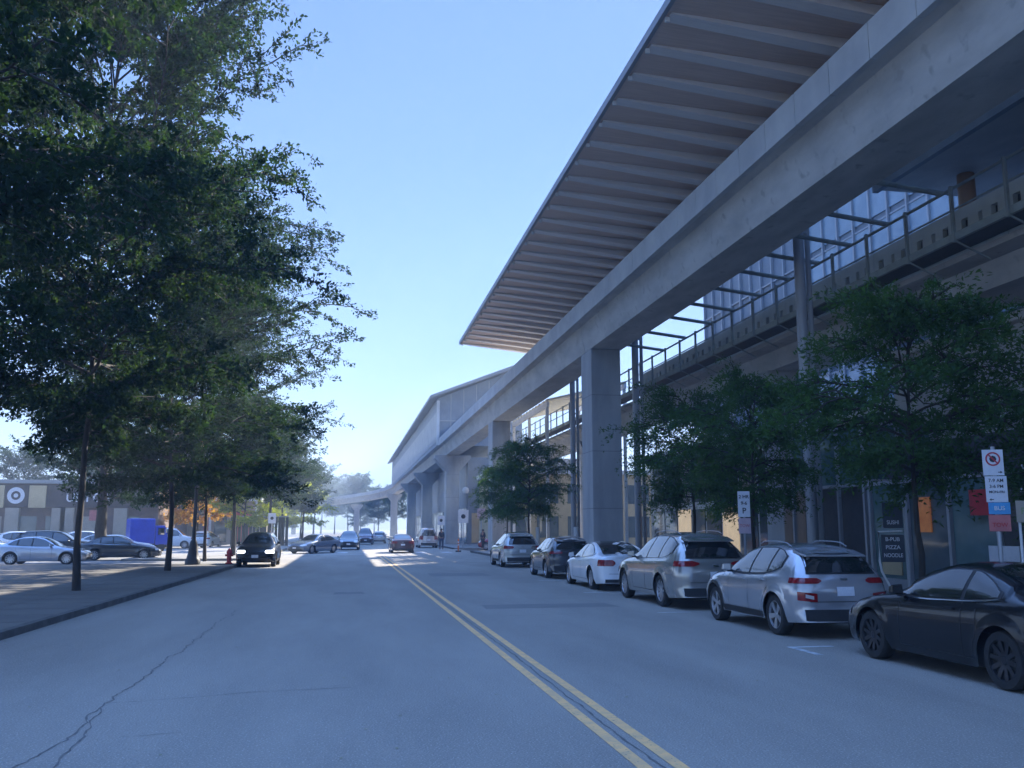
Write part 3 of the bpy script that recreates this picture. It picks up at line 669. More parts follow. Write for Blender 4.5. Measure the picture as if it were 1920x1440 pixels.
# feathery trees in front of the station
TR=make_tree(61,6.3,2.7,2.75,.075,25,8,6,25,.12,droop=.24,asp=.38,twl=.62,bend=.5,up0=18,up1=62,prof=.4)
TS=make_tree(67,7.0,2.6,2.9,.085,26,8,6,25,.12,droop=.28,asp=.38,twl=.65,bend=.6,up0=22,up1=66,prof=.45)
G='feathery trees along the right pavement'
plant('feathery_tree',TR,'feathery tree in front of the shopfront, behind the black car',10.5,15.7,.5,.98,'leaf_l',G)
plant('feathery_tree',TS,'feathery tree cut by the right edge of the picture',12.6,13.9,3.9,.62,'leaf_l',G)
plant('feathery_tree',TS,'broad drooping tree above the silver crossovers',10.9,23.6,1.3,.84,'leaf_l',G)
plant('feathery_tree',TR,'feathery tree right of the nearest concrete column',11.9,30.6,2.9,1.0,'leaf_l',G)
plant('feathery_tree',TS,'small feathery tree left of the nearest column, above the dark hatchback',10.4,52.5,.2,.98,'leaf_l',G)
plant('feathery_tree',TR,'smallest feathery tree beside the second column',10.6,61,4.2,.95,'leaf_l',G)

# ------------------------------------------------------------------ cars
def interp(pts):
    xs=[p[0] for p in pts]; ys=[p[1] for p in pts]; h=[xs[i+1]-xs[i] for i in range(len(xs)-1)]; dl=[(ys[i+1]-ys[i])/h[i] for i in range(len(h))]
    m=[dl[0]]+[0 if dl[i-1]*dl[i]<=0 else 2*dl[i-1]*dl[i]/(dl[i-1]+dl[i]) for i in range(1,len(h))]+[dl[-1]]
    def f(x):
        if x<=xs[0]: return ys[0]
        if x>=xs[-1]: return ys[-1]
        i=max(j for j in range(len(h)) if xs[j]<=x); t=(x-xs[i])/h[i]
        return (1+2*t)*(1-t)**2*ys[i]+t*(1-t)**2*h[i]*m[i]+t*t*(3-2*t)*ys[i+1]+t*t*(t-1)*h[i]*m[i+1]
    return f
paints={}
def paint(name,c,metal=.35,rough=.2):
    if name not in paints: paints[name]=mat('paint_'+name,c,rough,tuple(q*.93 for q in c),.8,3,metal=metal,coat=.9 if sum(c)>.1 else .45,spec=.5 if sum(c)>.1 else .25)
    return paints[name]
# profile tables: s measured from the nose
SUV=dict(L=4.55,W=1.86,H=1.66,wb=2.72,fo=.88,R=.35,top=[(0,.74),(.15,.86),(.5,.96),(1.25,1.07),(1.45,1.13),(2.15,1.56),(2.5,1.64),(3.1,1.66),(3.9,1.62),(4.55,1.54)],
  belt=[(0,.66),(.3,.82),(1.2,.98),(2.6,1.02),(3.8,1.08),(4.55,1.06)],rear=[(.3,-.06),(.5,.0),(.75,0),(.95,.03),(1.1,.1),(1.35,.25),(1.54,.42),(1.7,.45)],front=[(.2,.1),(.45,.0),(.7,.02),(.9,.16)],
  win=[(1.62,1.08,1.12),(2.12,1.04,1.46),(2.6,1.05,1.55),(3.2,1.07,1.56),(3.7,1.12,1.50),(3.98,1.22,1.40)],pill=[2.52,3.42],ws=(1.42,2.14,.60,.52),rg=(1.10,1.44,.62,.55),
  tl=(.88,1.02,.42,.80),hl=(.66,.80,.45,.86),cl=True,rz=0)
SED=dict(L=4.62,W=1.80,H=1.44,wb=2.68,fo=.92,R=.32,top=[(0,.60),(.15,.72),(.5,.80),(1.15,.90),(1.38,.95),(2.15,1.36),(2.5,1.43),(3.0,1.42),(3.4,1.34),(4.0,1.08),(4.2,1.02),(4.55,1.0),(4.62,.98)],
  belt=[(0,.55),(.3,.70),(1.2,.87),(2.6,.92),(3.8,.97),(4.62,.92)],rear=[(.3,-.05),(.5,0),(.8,.02),(.95,.06),(1.2,.06)],front=[(.2,.08),(.4,0),(.6,.03),(.75,.14)],
  win=[(1.62,.95,.99),(2.15,.93,1.26),(2.6,.94,1.34),(3.1,.96,1.32),(3.5,1.0,1.20),(3.72,1.02,1.06)],pill=[2.62,3.30],ws=(1.36,2.16,.60,.50),rg=None,rws=(3.28,4.02,.50,.58),
  tl=(.72,.90,.42,.78),hl=(.56,.68,.42,.82),cl=False)
FAST=dict(SED,L=4.69,W=1.85,H=1.44,wb=2.87,fo=.84,R=.335,top=[(0,.58),(.12,.70),(.45,.79),(1.0,.88),(1.22,.93),(2.0,1.34),(2.45,1.43),(2.9,1.42),(3.4,1.31),(4.1,1.08),(4.45,1.03),(4.69,1.04)],
  win=[(1.45,.93,.96),(2.05,.92,1.27),(2.5,.93,1.34),(3.0,.96,1.31),(3.5,1.0,1.18),(3.8,1.03,1.06)],pill=[2.5],ws=(1.2,2.05,.62,.52),rws=(2.75,4.2,.50,.62))
COUP=dict(SED,L=4.46,W=1.79,H=1.40,wb=2.65,fo=.90,R=.33,top=[(0,.58),(.12,.72),(.45,.80),(1.05,.90),(1.3,.95),(2.1,1.32),(2.45,1.39),(2.85,1.385),(3.3,1.28),(3.95,1.04),(4.15,1.0),(4.46,1.02)],
  win=[(1.58,.95,.98),(2.1,.935,1.20),(2.5,.95,1.295),(2.9,.965,1.29),(3.25,.99,1.19),(3.5,1.02,1.06)],pill=[2.86],ws=(1.26,2.1,.60,.50),rws=(3.1,3.95,.50,.56),belt=[(0,.54),(.3,.72),(1.2,.89),(2.6,.93),(3.8,.97),(4.46,.9)])
def sv(o,**k): d=dict(o); d.update(k); return d
HATCH=sv(SUV,L=4.2,W=1.80,H=1.55,wb=2.60,fo=.82,R=.34,top=[(0,.70),(.13,.84),(.45,.93),(1.1,1.03),(1.3,1.09),(1.95,1.46),(2.3,1.54),(2.8,1.55),(3.6,1.50),(4.2,1.42)],
  belt=[(0,.62),(.3,.80),(1.1,.95),(2.4,.99),(3.5,1.03),(4.2,1.0)],win=[(1.48,1.03,1.07),(1.95,1.0,1.36),(2.4,1.01,1.45),(2.9,1.03,1.46),(3.3,1.08,1.42),(3.55,1.16,1.32)],pill=[2.36,3.1],
  ws=(1.28,1.96,.58,.50),rear=[(.3,-.06),(.5,0),(.75,0),(.95,.04),(1.1,.12),(1.3,.25),(1.45,.38),(1.6,.4)],rg=(1.08,1.36,.60,.52),tl=(.90,.99,.40,.80))
BIG=sv(SUV,L=4.95,W=1.93,H=1.73,wb=2.85,fo=.98,R=.37,top=[(0,.78),(.15,.92),(.5,1.02),(1.35,1.12),(1.55,1.18),(2.25,1.62),(2.6,1.70),(3.3,1.73),(4.3,1.69),(4.95,1.60)],
  belt=[(0,.70),(.3,.88),(1.3,1.03),(2.8,1.08),(4.1,1.12),(4.95,1.10)],win=[(1.72,1.12,1.16),(2.25,1.09,1.52),(2.8,1.10,1.61),(3.5,1.12,1.62),(4.05,1.16,1.56),(4.4,1.26,1.44)],pill=[2.72,3.62],
  ws=(1.54,2.26,.64,.55),rg=(1.16,1.50,.64,.57),tl=(.96,1.08,.38,.84))
VAN=sv(SUV,L=4.9,W=1.9,H=1.95,wb=2.9,fo=.95,R=.35,top=[(0,.85),(.15,1.0),(.5,1.1),(.95,1.2),(1.1,1.26),(1.75,1.82),(2.1,1.92),(3,1.95),(4.3,1.93),(4.9,1.88)],belt=[(0,.8),(.3,.95),(1.1,1.12),(4.9,1.15)],
  win=[(1.3,1.2,1.24),(1.75,1.18,1.66),(2.3,1.18,1.78),(3.2,1.18,1.8),(4.0,1.2,1.78),(4.5,1.25,1.7)],pill=[2.4,3.5],ws=(1.1,1.76,.62,.56),rear=[(.3,-.05),(.5,0),(1.1,.03),(1.9,.12)],rg=(1.15,1.7,.66,.6),tl=(.8,1.15,.7,.88),cl=False)
_wc={}
def wheel_meshes(Rr, style):
    if (Rr,style) in _wc: return _wc[(Rr,style)]
    w=.105
    ty=MB().lathe((0,0,0),[(Rr*.66,-w),(Rr*.93,-w),(Rr*.985,-w*.8),(Rr,-w*.4),(Rr,w*.4),(Rr*.985,w*.8),(Rr*.93,w),(Rr*.70,w*1.0),(Rr*.66,w*.6)],36,'x').build('tyre','rubber',None,True)
    mb=MB().lathe((0,0,0),[(Rr*.66,-.02),(Rr*.715,w*.9),(Rr*.66,w*.96),(Rr*.63,w*.55),(Rr*.60,-.015)],36,'x')
    n=5 if style!=2 else 10
    for k in range(n):
        a=2*math.pi*k/n
        for off in ((-.11,.11) if style==1 else (0,)):
            c,s_=math.cos(a+off),math.sin(a+off); wd=.026 if style!=0 else .045; r0,r1=Rr*.10,Rr*.655
            c0,s0=math.cos(a+off*.4),math.sin(a+off*.4)
            def P(r,cc,ss,u,h): return (h, r*cc-u*ss, r*ss+u*cc)
            mb.hexa([P(r0,c0,s0,-wd*1.1,w*.35),P(r0,c0,s0,wd*1.1,w*.35),P(r1,c,s_,wd,w*.55),P(r1,c,s_,-wd,w*.55),
                     P(r0,c0,s0,-wd*1.1,w*.72),P(r0,c0,s0,wd*1.1,w*.72),P(r1,c,s_,wd,w*.9),P(r1,c,s_,-wd,w*.9)])
    mb.lathe((0,0,0),[(Rr*.17,w*.3),(Rr*.17,w*.74),(Rr*.12,w*.82)],18,'x')
    rm=mb.build('rim','rim',None,False)
    dk=MB().lathe((0,0,0),[(Rr*.62,-.03),(Rr*.62,.012)],24,'x').build('brake_disc','black',None)
    r=[o.data for o in (ty,rm,dk)]
    for o in (ty,rm,dk): bpy.data.objects.remove(o)
    _wc[(Rr,style)]=r; return r
def car(label, sp, pt, x, y, head=0, style=1, rimm='rim', group=None, name='parked_car', cat='car', rails=False, clad=None, z=0., head_on=False, lo=False, ext=None):
    """x,y: centre of the car; head: heading angle, 0 = +Y"""
    L,Wd,Rr,fo,wb=sp['L'],sp['W'],sp['R'],sp['fo'],sp['wb']
    t=thing(name,label,cat,(x,y,z),head,group)
    fT,fB,fR,fF=interp(sp['top']),interp(sp['belt']),interp(sp['rear']),interp(sp['front'])
    clad=sp['cl'] if clad is None else clad
    zs=.24 if sp['H']>1.5 else .19; sw=(fo,fo+wb); Ra=Rr+.055; zc=Rr
    st=set(np.linspace(0,L,46 if lo else 64).round(3)); st|={.02,.05,.09,.14,L-.02,L-.05,L-.09,L-.14}
    for c in sw:
        for k in range(25): st.add(round(c-Ra*math.cos(math.pi*k/24),4))
    st=sorted(st)
    DF,DR=.6,.62 if sp['rg'] is None else .95
    def sx(s,zz):
        a=max(0,1-s/DF); b=max(0,1-(L-s)/DR)
        return s+fF(zz)*a*a*(3-2*a)-fR(zz)*b*b*(3-2*b)
    def plan(s):
        q=1-.15*max(0,(1.0-s)/1.0)**2.3-.07*max(0,(s-(L-.9))/.9)**2
        e=min(s,L-s)
        if e<.22: q-=.11*(1-e/.22)**2.2
        return q
    side=interp([(-.4,.90),(0,.945),(.12,.975),(.35,.995),(.6,1.0),(.8,.985),(.93,.96),(1,.925)])
    verts=[];rows=None
    NL,NG,NT=12,6,5
    for s in st:
        w=Wd/2*plan(s); zb=fB(s); zt=max(fT(s),zb+.015); zl=zs+.04*max(0,1-min(s,L-s)/.5)
        fl=0
        for c in sw:
            d=abs(s-c)
            if d<Ra: zl=max(zl,zc+math.sqrt(max(0,Ra*Ra-d*d)))
        h=zt-zb; wb_=w*side(1); yr=wb_-.04-min(h,.62)*.50; zr=zb+h*.90-.0*h
        if h<.2: yr=wb_-.05-h*.5; zr=zb+h*.72
        half=[]
        for j in range(NL+1):
            zz=zl+(zb-zl)*(j/NL)**.9; yy=w*side((zz-zs)/(zb-zs))
            for c in sw:
                rr=math.hypot(s-c,zz-zc)
                if rr<Ra+.12 and zz>zc-.25: yy+=.022*max(0,1-((rr-Ra)/.12))**.6*min(1,max(0,(zz-zc+.25)/.2))
            if clad is not None: pass
            half.append((yy,zz))
        for j in range(1,NG+1):
            q=j/NG; half.append((wb_+(yr-wb_)*q**1.12+.018*math.sin(math.pi*q)*min(1,h/.4), zb+(zr-zb)*q))
        for j in range(1,NT+1):
            yy=yr*(1-j/NT); half.append((yy, zt-(zt-zr)*(yy/max(yr,.01))**2.6))
        ring=[(yy,-sx(s,zz)+L/2,zz) for yy,zz in half]+[(-yy,-sx(s,zz)+L/2,zz) for yy,zz in half[-2::-1]]
        rows=len(ring); verts+=ring
    ns=len(st); faces=[]
    for i in range(ns-1):
        for j in range(rows-1): faces.append((i*rows+j,i*rows+j+1,(i+1)*rows+j+1,(i+1)*rows+j))
    hr=(rows+1)//2
    for (i,sg) in ((0,1),(ns-1,-1)):
        K=6; prev=None
        for j in range(hr):
            a=Vector(verts[i*rows+j]); b=Vector(verts[i*rows+rows-1-j])
            if j==hr-1: line=[i*rows+j]*(K+1)
            else:
                line=[i*rows+j]
                for k in range(1,K):
                    q=k/K; p=a.lerp(b,q); p.y+=sg*.075*(1-(2*q-1)**2)*(1 if sp['rg'] is None else .8); line.append(len(verts)); verts.append(tuple(p))
                line.append(i*rows+rows-1-j)
            if prev:
                for k in range(K):
                    f=[prev[k],prev[k+1],line[k+1],line[k]]
                    f=[q for n_,q in enumerate(f) if q not in f[:n_]]
                    if len(f)>2: faces.append(tuple(f))
            prev=line
    me=bpy.data.meshes.new('body'); me.from_pydata([tuple(v) for v in verts],[],faces)
    bm=bmesh.new(); bm.from_mesh(me); bmesh.ops.remove_doubles(bm,verts=bm.verts,dist=.0005); bmesh.ops.recalc_face_normals(bm,faces=bm.faces); 
    bvh=BVHTree.FromBMesh(bm); bm.to_mesh(me); bm.free(); me.shade_smooth()
    newobj('body',me,pt,t)
    yv=lambda s: L/2-s
    def panel(nm,grid,m,d=.006,thick=True,parent=t):
        """grid rows of (origin, direction): projected on the body, pushed out by d"""
        vs=[];ok=True
        for row in grid:
            for (o,dr) in row:
                hit=bvh.ray_cast(Vector(o),Vector(dr))
                if hit[0] is None: return None
                nn=hit[1]; 
                if nn.dot(Vector(dr))>0: nn=-nn
                vs.append(hit[0]+nn*d)
        c=len(grid[0]); fs=[(i*c+j,i*c+j+1,(i+1)*c+j+1,(i+1)*c+j) for i in range(len(grid)-1) for j in range(c-1)]
        me=bpy.data.meshes.new(nm); me.from_pydata([tuple(v) for v in vs],[],fs); 
        bm=bmesh.new(); bm.from_mesh(me); bmesh.ops.recalc_face_normals(bm,faces=bm.faces)
        f0=bm.faces[:]
        if f0:
            f0=f0[len(f0)//2]; dr=Vector(grid[0][0][1])
            if f0.normal.dot(dr)>0: bmesh.ops.reverse_faces(bm,faces=bm.faces)
        bm.to_mesh(me); bm.free(); me.shade_smooth()
        return newobj(nm,me,m,parent)
    def sidegrid(sg,cols,lo_,hi_,n=4):
        return [[((sg*2,yv(s),lo_(s)+(hi_(s)-lo_(s))*k/n),(-sg,0,0)) for k in range(n+1)] for s in cols]
    wf0=interp([(a,b) for a,b,c in sp['win']]); wf1=interp([(a,c) for a,b,c in sp['win']])
    a0,a1=sp['win'][0][0],sp['win'][-1][0]; cuts=[a0]+sp['pill']+[a1]
    for sg in (-1,1):
        cols=np.linspace(a0-.03,a1+.03,24)
        panel('window_surround',sidegrid(sg,cols,lambda s:wf0(s)-.018,lambda s:wf1(s)+.018),'black',.004)
        for k in range(len(cuts)-1):
            cols=np.linspace(cuts[k]+(.035 if k else .02),cuts[k+1]-(.035 if k<len(cuts)-2 else .02),10)
            panel('side_window',sidegrid(sg,cols,wf0,wf1),'glass',.009)
        # belt moulding
        panel('belt_trim',sidegrid(sg,np.linspace(a0-.03,a1,20),lambda s:wf0(s)-.034,lambda s:wf0(s)-.02,1),'chrome' if not clad else 'black',.012)
        # door shut lines
        dl=[a0+.02]+[sp['pill'][0]+.02]+([sp['pill'][1]+.06] if len(sp['pill'])>1 else [a1-.35] if sp is COUP else [3.45])
        for s0 in dl:
            zz=np.linspace(zs+.1,wf0(s0)-.04,8)
            pts=[]
            for q in zz:
                bowed=s0
                if s0>sw[1]-.6 and abs(s0-sw[1])<.7: 
                    rr=Ra+.09
                    if q<zc+rr: bowed=min(s0,sw[1]-math.sqrt(max(0,rr*rr-(q-zc)**2)))
                pts.append((bowed,q))
            panel('door_seam',[[((sg*2,yv(b-.005),q),(-sg,0,0)),((sg*2,yv(b+.005),q),(-sg,0,0))] for b,q in pts],'black',.003)
        panel('sill_seam',[[((sg*2,yv(s),zs+.1),(-sg,0,0)),((sg*2,yv(s),zs+.11),(-sg,0,0))] for s in np.linspace(dl[0],sw[1]-Ra-.06,8)],'black',.003)
        for s0 in (dl[1]-.22,)+((dl[2]-.25,) if len(sp['pill'])>1 else ()):
            hz_=wf0(s0)-.115
            hit=bvh.ray_cast(Vector((sg*2,yv(s0),hz_)),Vector((-sg,0,0)))
            if hit[0]:
                xx=hit[0].x
                MB().box(min(xx,xx+sg*.03),max(xx,xx+sg*.03),yv(s0)-.09,yv(s0)+.09,hz_-.012,hz_+.014).build('door_handle',pt,t,bevel=.006)
        # mirror
        s0=a0+.10; hit=bvh.ray_cast(Vector((sg*2,yv(s0),wf0(s0)-.01)),Vector((-sg,0,0)))
        if hit[0]:
            xx=hit[0].x*1.0; zz=wf0(s0)+.05
            mo=MB().hexa([(xx+sg*.05,yv(s0)-.04,zz-.06),(xx+sg*.22,yv(s0)-.02,zz-.05),(xx+sg*.22,yv(s0)+.07,zz-.04),(xx+sg*.05,yv(s0)+.09,zz-.06),
                       (xx+sg*.06,yv(s0)-.04,zz+.08),(xx+sg*.21,yv(s0)-.02,zz+.07),(xx+sg*.2,yv(s0)+.06,zz+.05),(xx+sg*.06,yv(s0)+.08,zz+.06)]).build('mirror',pt,t,bevel=.018)
            MB().box(min(xx-sg*.03,xx+sg*.1),max(xx-sg*.03,xx+sg*.1),yv(s0)-.01,yv(s0)+.05,zz-.085,zz-.045).build('mirror_stalk','black',mo)
        if clad:
            for c in sw:
                grid=[]
                for k in range(17):
                    a=math.pi*(k/16)*1.08-.04*math.pi
                    row=[]
                    for rr in (Ra+.006,Ra+.035,Ra+.065):
                        s1=c-rr*math.cos(a); z1=max(zs+.03,zc+rr*math.sin(a)); row.append(((sg*2,yv(s1),z1),(-sg,0,0)))
                    grid.append(row)
                panel('arch_cladding',grid,'black' if clad is True else clad,.008)
            panel('sill_cladding',[[((sg*2,yv(s),zs+.015+q),(-sg,0,0)) for q in (0,.05,.11)] for s in np.linspace(sw[0]+Ra+.05,sw[1]-Ra-.05,10)],'black' if clad is True else clad,.008)
        # tail light wrapping round the corner, headlight the same
        z0,z1,xi,xo=sp['tl']
        yb=[(k/7) for k in range(8)]
        def wrap(rear,z0,z1,xi,slen):
            grid=[]; e=-L/2 if rear else L/2; iy=1 if rear else -1; px=sg*(Wd/2-.42); py=e+iy*.42
            for q in np.linspace(0,1,16):
                row=[]; hh=1 if q>.35 else .3+.7*q/.35
                for k in range(4):
                    zz=(z0+z1)/2+(z0+(z1-z0)*k/3-(z0+z1)/2)*hh
                    if q<.4: row.append(((sg*xi+(px-sg*xi)*q/.4,e-iy*1.5,zz),(0,iy,0)))
                    else:
                        ph=(q-.4)/.6*(R(38)+slen*2.1); dx,dy=sg*math.sin(ph),-iy*math.cos(ph)
                        row.append(((px+dx*2,py+dy*2,zz),(-dx,-dy,0)))
                grid.append(row)
            return grid
        panel('tail_light',wrap(True,z0,z1,xi,.26),'tail',.008)
        h0,h1,hi,ho=sp['hl']
        panel('headlight',wrap(False,h0,h1,hi,.28),'head_lit' if name=='oncoming_car' else 'head',.008)
    # windscreen and rear glass
    s0,s1,w0,w1=sp['ws']
    panel('windscreen',[[((w*u,yv(s),3),(0,0,-1)) for u in np.linspace(-1,1,9)] for s,w in [(s0+(s1-s0)*k/6,w0+(w1-w0)*k/6) for k in range(7)]],'glass',.006)
    if sp['rg']:
        z0,z1,w0,w1=sp['rg']
        panel('rear_window_surround',[[((w*u*1.05,-4,z),(0,1,0)) for u in np.linspace(-1,1,9)] for z,w in [(z0-.03+(z1-z0+.06)*k/5,w0+(w1-w0)*k/5) for k in range(6)]],'black',.004)
        panel('rear_window',[[((w*u,-4,z),(0,1,0)) for u in np.linspace(-1,1,9)] for z,w in [(z0+(z1-z0)*k/5,w0+(w1-w0)*k/5) for k in range(6)]],'glass',.009)
        # spoiler lip above the glass
        zz=fT(L-.1); MB().hexa([(-.56,-L/2+.20,zz-.10),(.56,-L/2+.20,zz-.10),(.58,-L/2+.62,zz-.06),(-.58,-L/2+.62,zz-.06),(-.55,-L/2+.20,zz-.075),(.55,-L/2+.20,zz-.075),(.57,-L/2+.62,zz+.012),(-.57,-L/2+.62,zz+.012)]).build('spoiler',pt,t,bevel=.008)
    else:
        s0,s1,w0,w1=sp['rws']
        panel('rear_window',[[((w*u,yv(s),3),(0,0,-1)) for u in np.linspace(-1,1,9)] for s,w in [(s0+(s1-s0)*k/6,w0+(w1-w0)*k/6) for k in range(7)]],'glass',.006)
    H_=sp['H']; k_=1 if sp['rg'] else .82
    # rear bumper insert, plate, front grille
    panel('rear_bumper_trim',[[((u*Wd*.40,-4,z),(0,1,0)) for u in np.linspace(-1,1,11)] for z in (zs+.055,zs+.12,zs+(.24 if clad is not False or sp['H']>1.5 else .15))],'black',.008)
    panel('number_plate',[[((u*.155,-4,z),(0,1,0)) for u in (-1,0,1)] for z in (.70*k_,.775*k_+.0,.845*k_)],'plate',.014)
    panel('tailgate_seam',[[((u*.62,-4,z),(0,1,0)) for u in np.linspace(-1,1,9)] for z in (.60*k_,.612*k_)],'black',.003)
    panel('emblem',[[((u*.06,-4,z),(0,1,0)) for u in (-1,0,1)] for z in (.93*k_+.02,.965*k_+.02)],'chrome',.01)
    panel('grille',[[((u*Wd*.26,4,z),(0,-1,0)) for u in np.linspace(-1,1,9)] for z in (.50*k_,.60*k_,.72*k_)],'black',.008)
    panel('front_intake',[[((u*Wd*.38,4,z),(0,-1,0)) for u in np.linspace(-1,1,11)] for z in (zs+.06,zs+.13,zs+.21)],'black',.008)
    panel('number_plate',[[((u*.155,4,z),(0,-1,0)) for u in (-1,0,1)] for z in (.42*k_+.03,.49*k_+.03,.56*k_+.03)],'plate',.014)
    if rails:
        for sg in (-1,1):
            xx=sg*.52; P=[(xx,yv(s),fT(s)-.012) for s in np.linspace(2.2,L-.75,8)]; P=[(a,b,c+(.045 if 0<i<7 else .0)) for i,(a,b,c) in enumerate(P)]
            MB().tube(P,.010,6).build('roof_rail','steel' if rails==1 else 'black',t,True)
    # dark wheel wells and floor
    MB().box(-Wd/2+.24,Wd/2-.24,-L/2+.28,L/2-.3,zs-.02,min(fB(.35),fB(L-.3))-.16).build('underbody','black',t)
    tm,rm,dm=wheel_meshes(Rr,style)
    for sg in (-1,1):
        for c in sw:
            wl=bpy.data.objects.new('wheel',tm); C.objects.link(wl); wl.parent=t
            wl.location=(sg*(Wd/2-.125),yv(c),Rr); wl.rotation_euler=(random.uniform(0,6),0,0 if sg>0 else math.pi)
            o=bpy.data.objects.new('rim',rm); C.objects.link(o); o.parent=wl
            if rimm!='rim': o.material_slots[0].link='OBJECT'; o.material_slots[0].material=M[rimm]
            o=bpy.data.objects.new('brake_disc',dm); C.objects.link(o); o.parent=wl
    return t,panel,bvh
def rear_y(yr,sp): return yr-(sp['L']-sp['fo']-sp['wb'])+sp['L']/2    # from rear axle to centre
GK='cars parked along the right kerb'
XL=7.36
def pk(label,sp,pt,yrear,**k): return car(label,sp,pt,XL-.03+sp['W']/2,rear_y(yrear,sp),0,group=GK,**k)
P_=paint
pk('black two-door coupe with dark wheels, nearest at the right edge',COUP,P_('black',(.005,.006,.009),.0,.25),12.24-COUP['wb'],style=2,rimm='rim_d')
t,pn,bv=pk('silver crossover with black tailgate glass and split rear lamps, second from the right',HATCH,P_('silver',(.46,.46,.48),.55),15.25,style=1,clad='silverclad' if False else None,rails=1)
L=HATCH['L']
for sg in (-1,1):
    pn('bumper_lamp',[[((sg*(.50+.3*u),-4,z+(.03*u)),(0,1,0)) for u in np.linspace(0,1,6)] for z in (.60,.67,.74)],'tail',.014)
    pn('bumper_lamp_lens',[[((sg*(.56+.14*u),-4,z+(.03*u)),(0,1,0)) for u in np.linspace(0,1,4)] for z in (.645,.675,.70)],'tail_c',.02)
pk('metallic beige-silver large SUV with sweeping tail lamps, parked third from the right',BIG,P_('champagne',(.40,.385,.36),.6),21.2,style=2,clad=False,rails=1)
pk('white fastback sedan with low roof, parked ahead of the large SUV',FAST,P_('white',(.74,.75,.77),.0,.3),27.5,style=2)
pk('dark hatchback SUV with red tail lamps, ahead of the white fastback',HATCH,P_('darkgrey',(.06,.062,.07),.4),34.0,style=1,clad=False)
pk('pale SUV farthest along the right kerb, past an empty space',SUV,P_('palegrey',(.5,.51,.5),.4),44.2,style=1,rails=2)
car('black SUV facing the camera beside the left kerb with bright headlamps',SUV,P_('black',(.005,.006,.009),.0,.25),-4.2,48.0,math.pi,name='oncoming_car',style=1,rimm='rim_d')
car('silver sedan parked side-on in the lot at the left edge',SED,P_('lotsilver',(.45,.47,.52),.5),-15.45,52.0,R(-90),style=2,z=-.01,group='cars in the parking lot')
GL='cars in the parking lot'
for lab,sp,c,x,y,h in [
  ('black SUV in the lot behind the silver sedan',BIG,'black',-16.8,59.5,-86),
  ('dark sedan in the lot right of the thick tree trunk',SED,'darkgrey',-13.2,58.6,-80),
  ('white sedan with sloping bonnet in front of the blue truck',SED,'white',-15.6,69.5,-70),
  ('white van-like car at the far left edge of the lot',VAN,'white',-27.6,73,-84),
  ('white SUV second from the left in the far row',SUV,'white',-22.2,72,-86),
  ('pale sedan in the far row behind the thick trunk',SED,'palegrey',-18.6,78,-88),
  ('cream van parked by the shops right of the leaning trunk',VAN,'white',-16.3,92,-90),
  ('white SUV seen from behind near the red panels',SUV,'white',-13.1,93,-8),
  ('silver hatchback in the last row by the shops on the left',HATCH,'lotsilver',-29.5,84,-90),
  ('white hatchback at the very left of the lot, far row',HATCH,'white',-33.5,83,-92),
  ('white sedan nearest the left edge behind the silver sedan',SED,'white',-22.0,63,-84),
  ('bright white SUV under the shop sign',SUV,'white',-20.5,82,-92),
  ('silver sedan right of the white van in the far row',SED,'lotsilver',-25.3,90.5,-90),
  ('grey sedan in the last row by the shops',SED,'darkgrey',-29.6,90.8,-90)]:
    car(lab,sp,paints.get(c) or P_(c,(.5,.5,.5)),x,y,R(h),style=2,z=-.01,group=GL,lo=True)
GT='vehicles at the intersection'
for lab,sp,c,x,y,h,cl in [
  ('blue-grey sedan turning left across the intersection',SED,(.16,.2,.26),-2.3,72,145,None),
  ('teal-grey SUV waiting behind the turning sedan',SUV,(.09,.12,.14),.35,84,178,None),
  ('dark maroon van far down the road',VAN,(.10,.05,.06),2.3,112,180,None),
  ('small white car far down the road',HATCH,(.7,.7,.7),4.2,120,0,None),
  ('dark reddish sedan driving away past the intersection',SED,(.12,.06,.065),4.3,73,0,None),
  ('white van parked at the right beyond the intersection',VAN,(.62,.55,.54),7.9,92,0,None),
  ('dark red car parked at the side street behind the second column',HATCH,(.3,.03,.03),13.4,79,60,None)]:
    nm=lab.split()[0]+lab.split()[1]
    car(lab,sp,P_(nm,c,.3),x,y,R(h),style=2,group=GT,lo=True,name='passing_car')
# blue box truck among the parked cars
bt=thing('box_truck','bright blue box truck parked in the lot by the shops','truck',(-16.3,79,-.01),R(-66))
bt.scale=(.62,.62,.8)
MB().box(-1.2,1.2,-1.5,1.6,.8,3.3).build('cargo_box','blue',bt,bevel=.12)
MB().hexa([(-1.1,1.7,.7),(1.1,1.7,.7),(1.1,3.5,.7),(-1.1,3.5,.7),(-1.05,1.7,2.6),(1.05,1.7,2.6),(1.0,2.9,2.6),(-1.0,2.9,2.6)]).build('cab','blue',bt,bevel=.08)
MB().hexa([(-.95,3.35,1.72),(.95,3.35,1.72),(.95,3.36,1.72),(-.95,3.36,1.72),(-.88,2.99,2.45),(.88,2.99,2.45),(.88,3.03,2.45),(-.88,3.03,2.45)]).build('windscreen','glass',bt)
for sg in (-1,1):
    MB().box(sg*1.09-.02,sg*1.09+.02,2.0,2.8,1.7,2.35).build('side_window','glass',bt)
    MB().box(sg*.8-.18,sg*.8+.18,3.45,3.54,.9,1.15).build('headlight','head',bt)
    MB().box(sg*1.3-.08,sg*1.3+.08,2.9,3.0,1.9,2.4).build('mirror','chrome',bt)
    for yy in (-.8,2.5): MB().lathe((sg*.95,yy,.45),[(.2,-.14),(.43,-.14),(.46,-.1),(.46,.1),(.43,.14),(.2,.14)],24,'x').build('wheel','rubber',bt,True)
MB().box(-.5,.5,-1.6,3.3,.4,.79).build('chassis','black',bt)
MB().box(-1.0,1.0,3.5,3.6,.5,.75).build('bumper','chrome',bt)

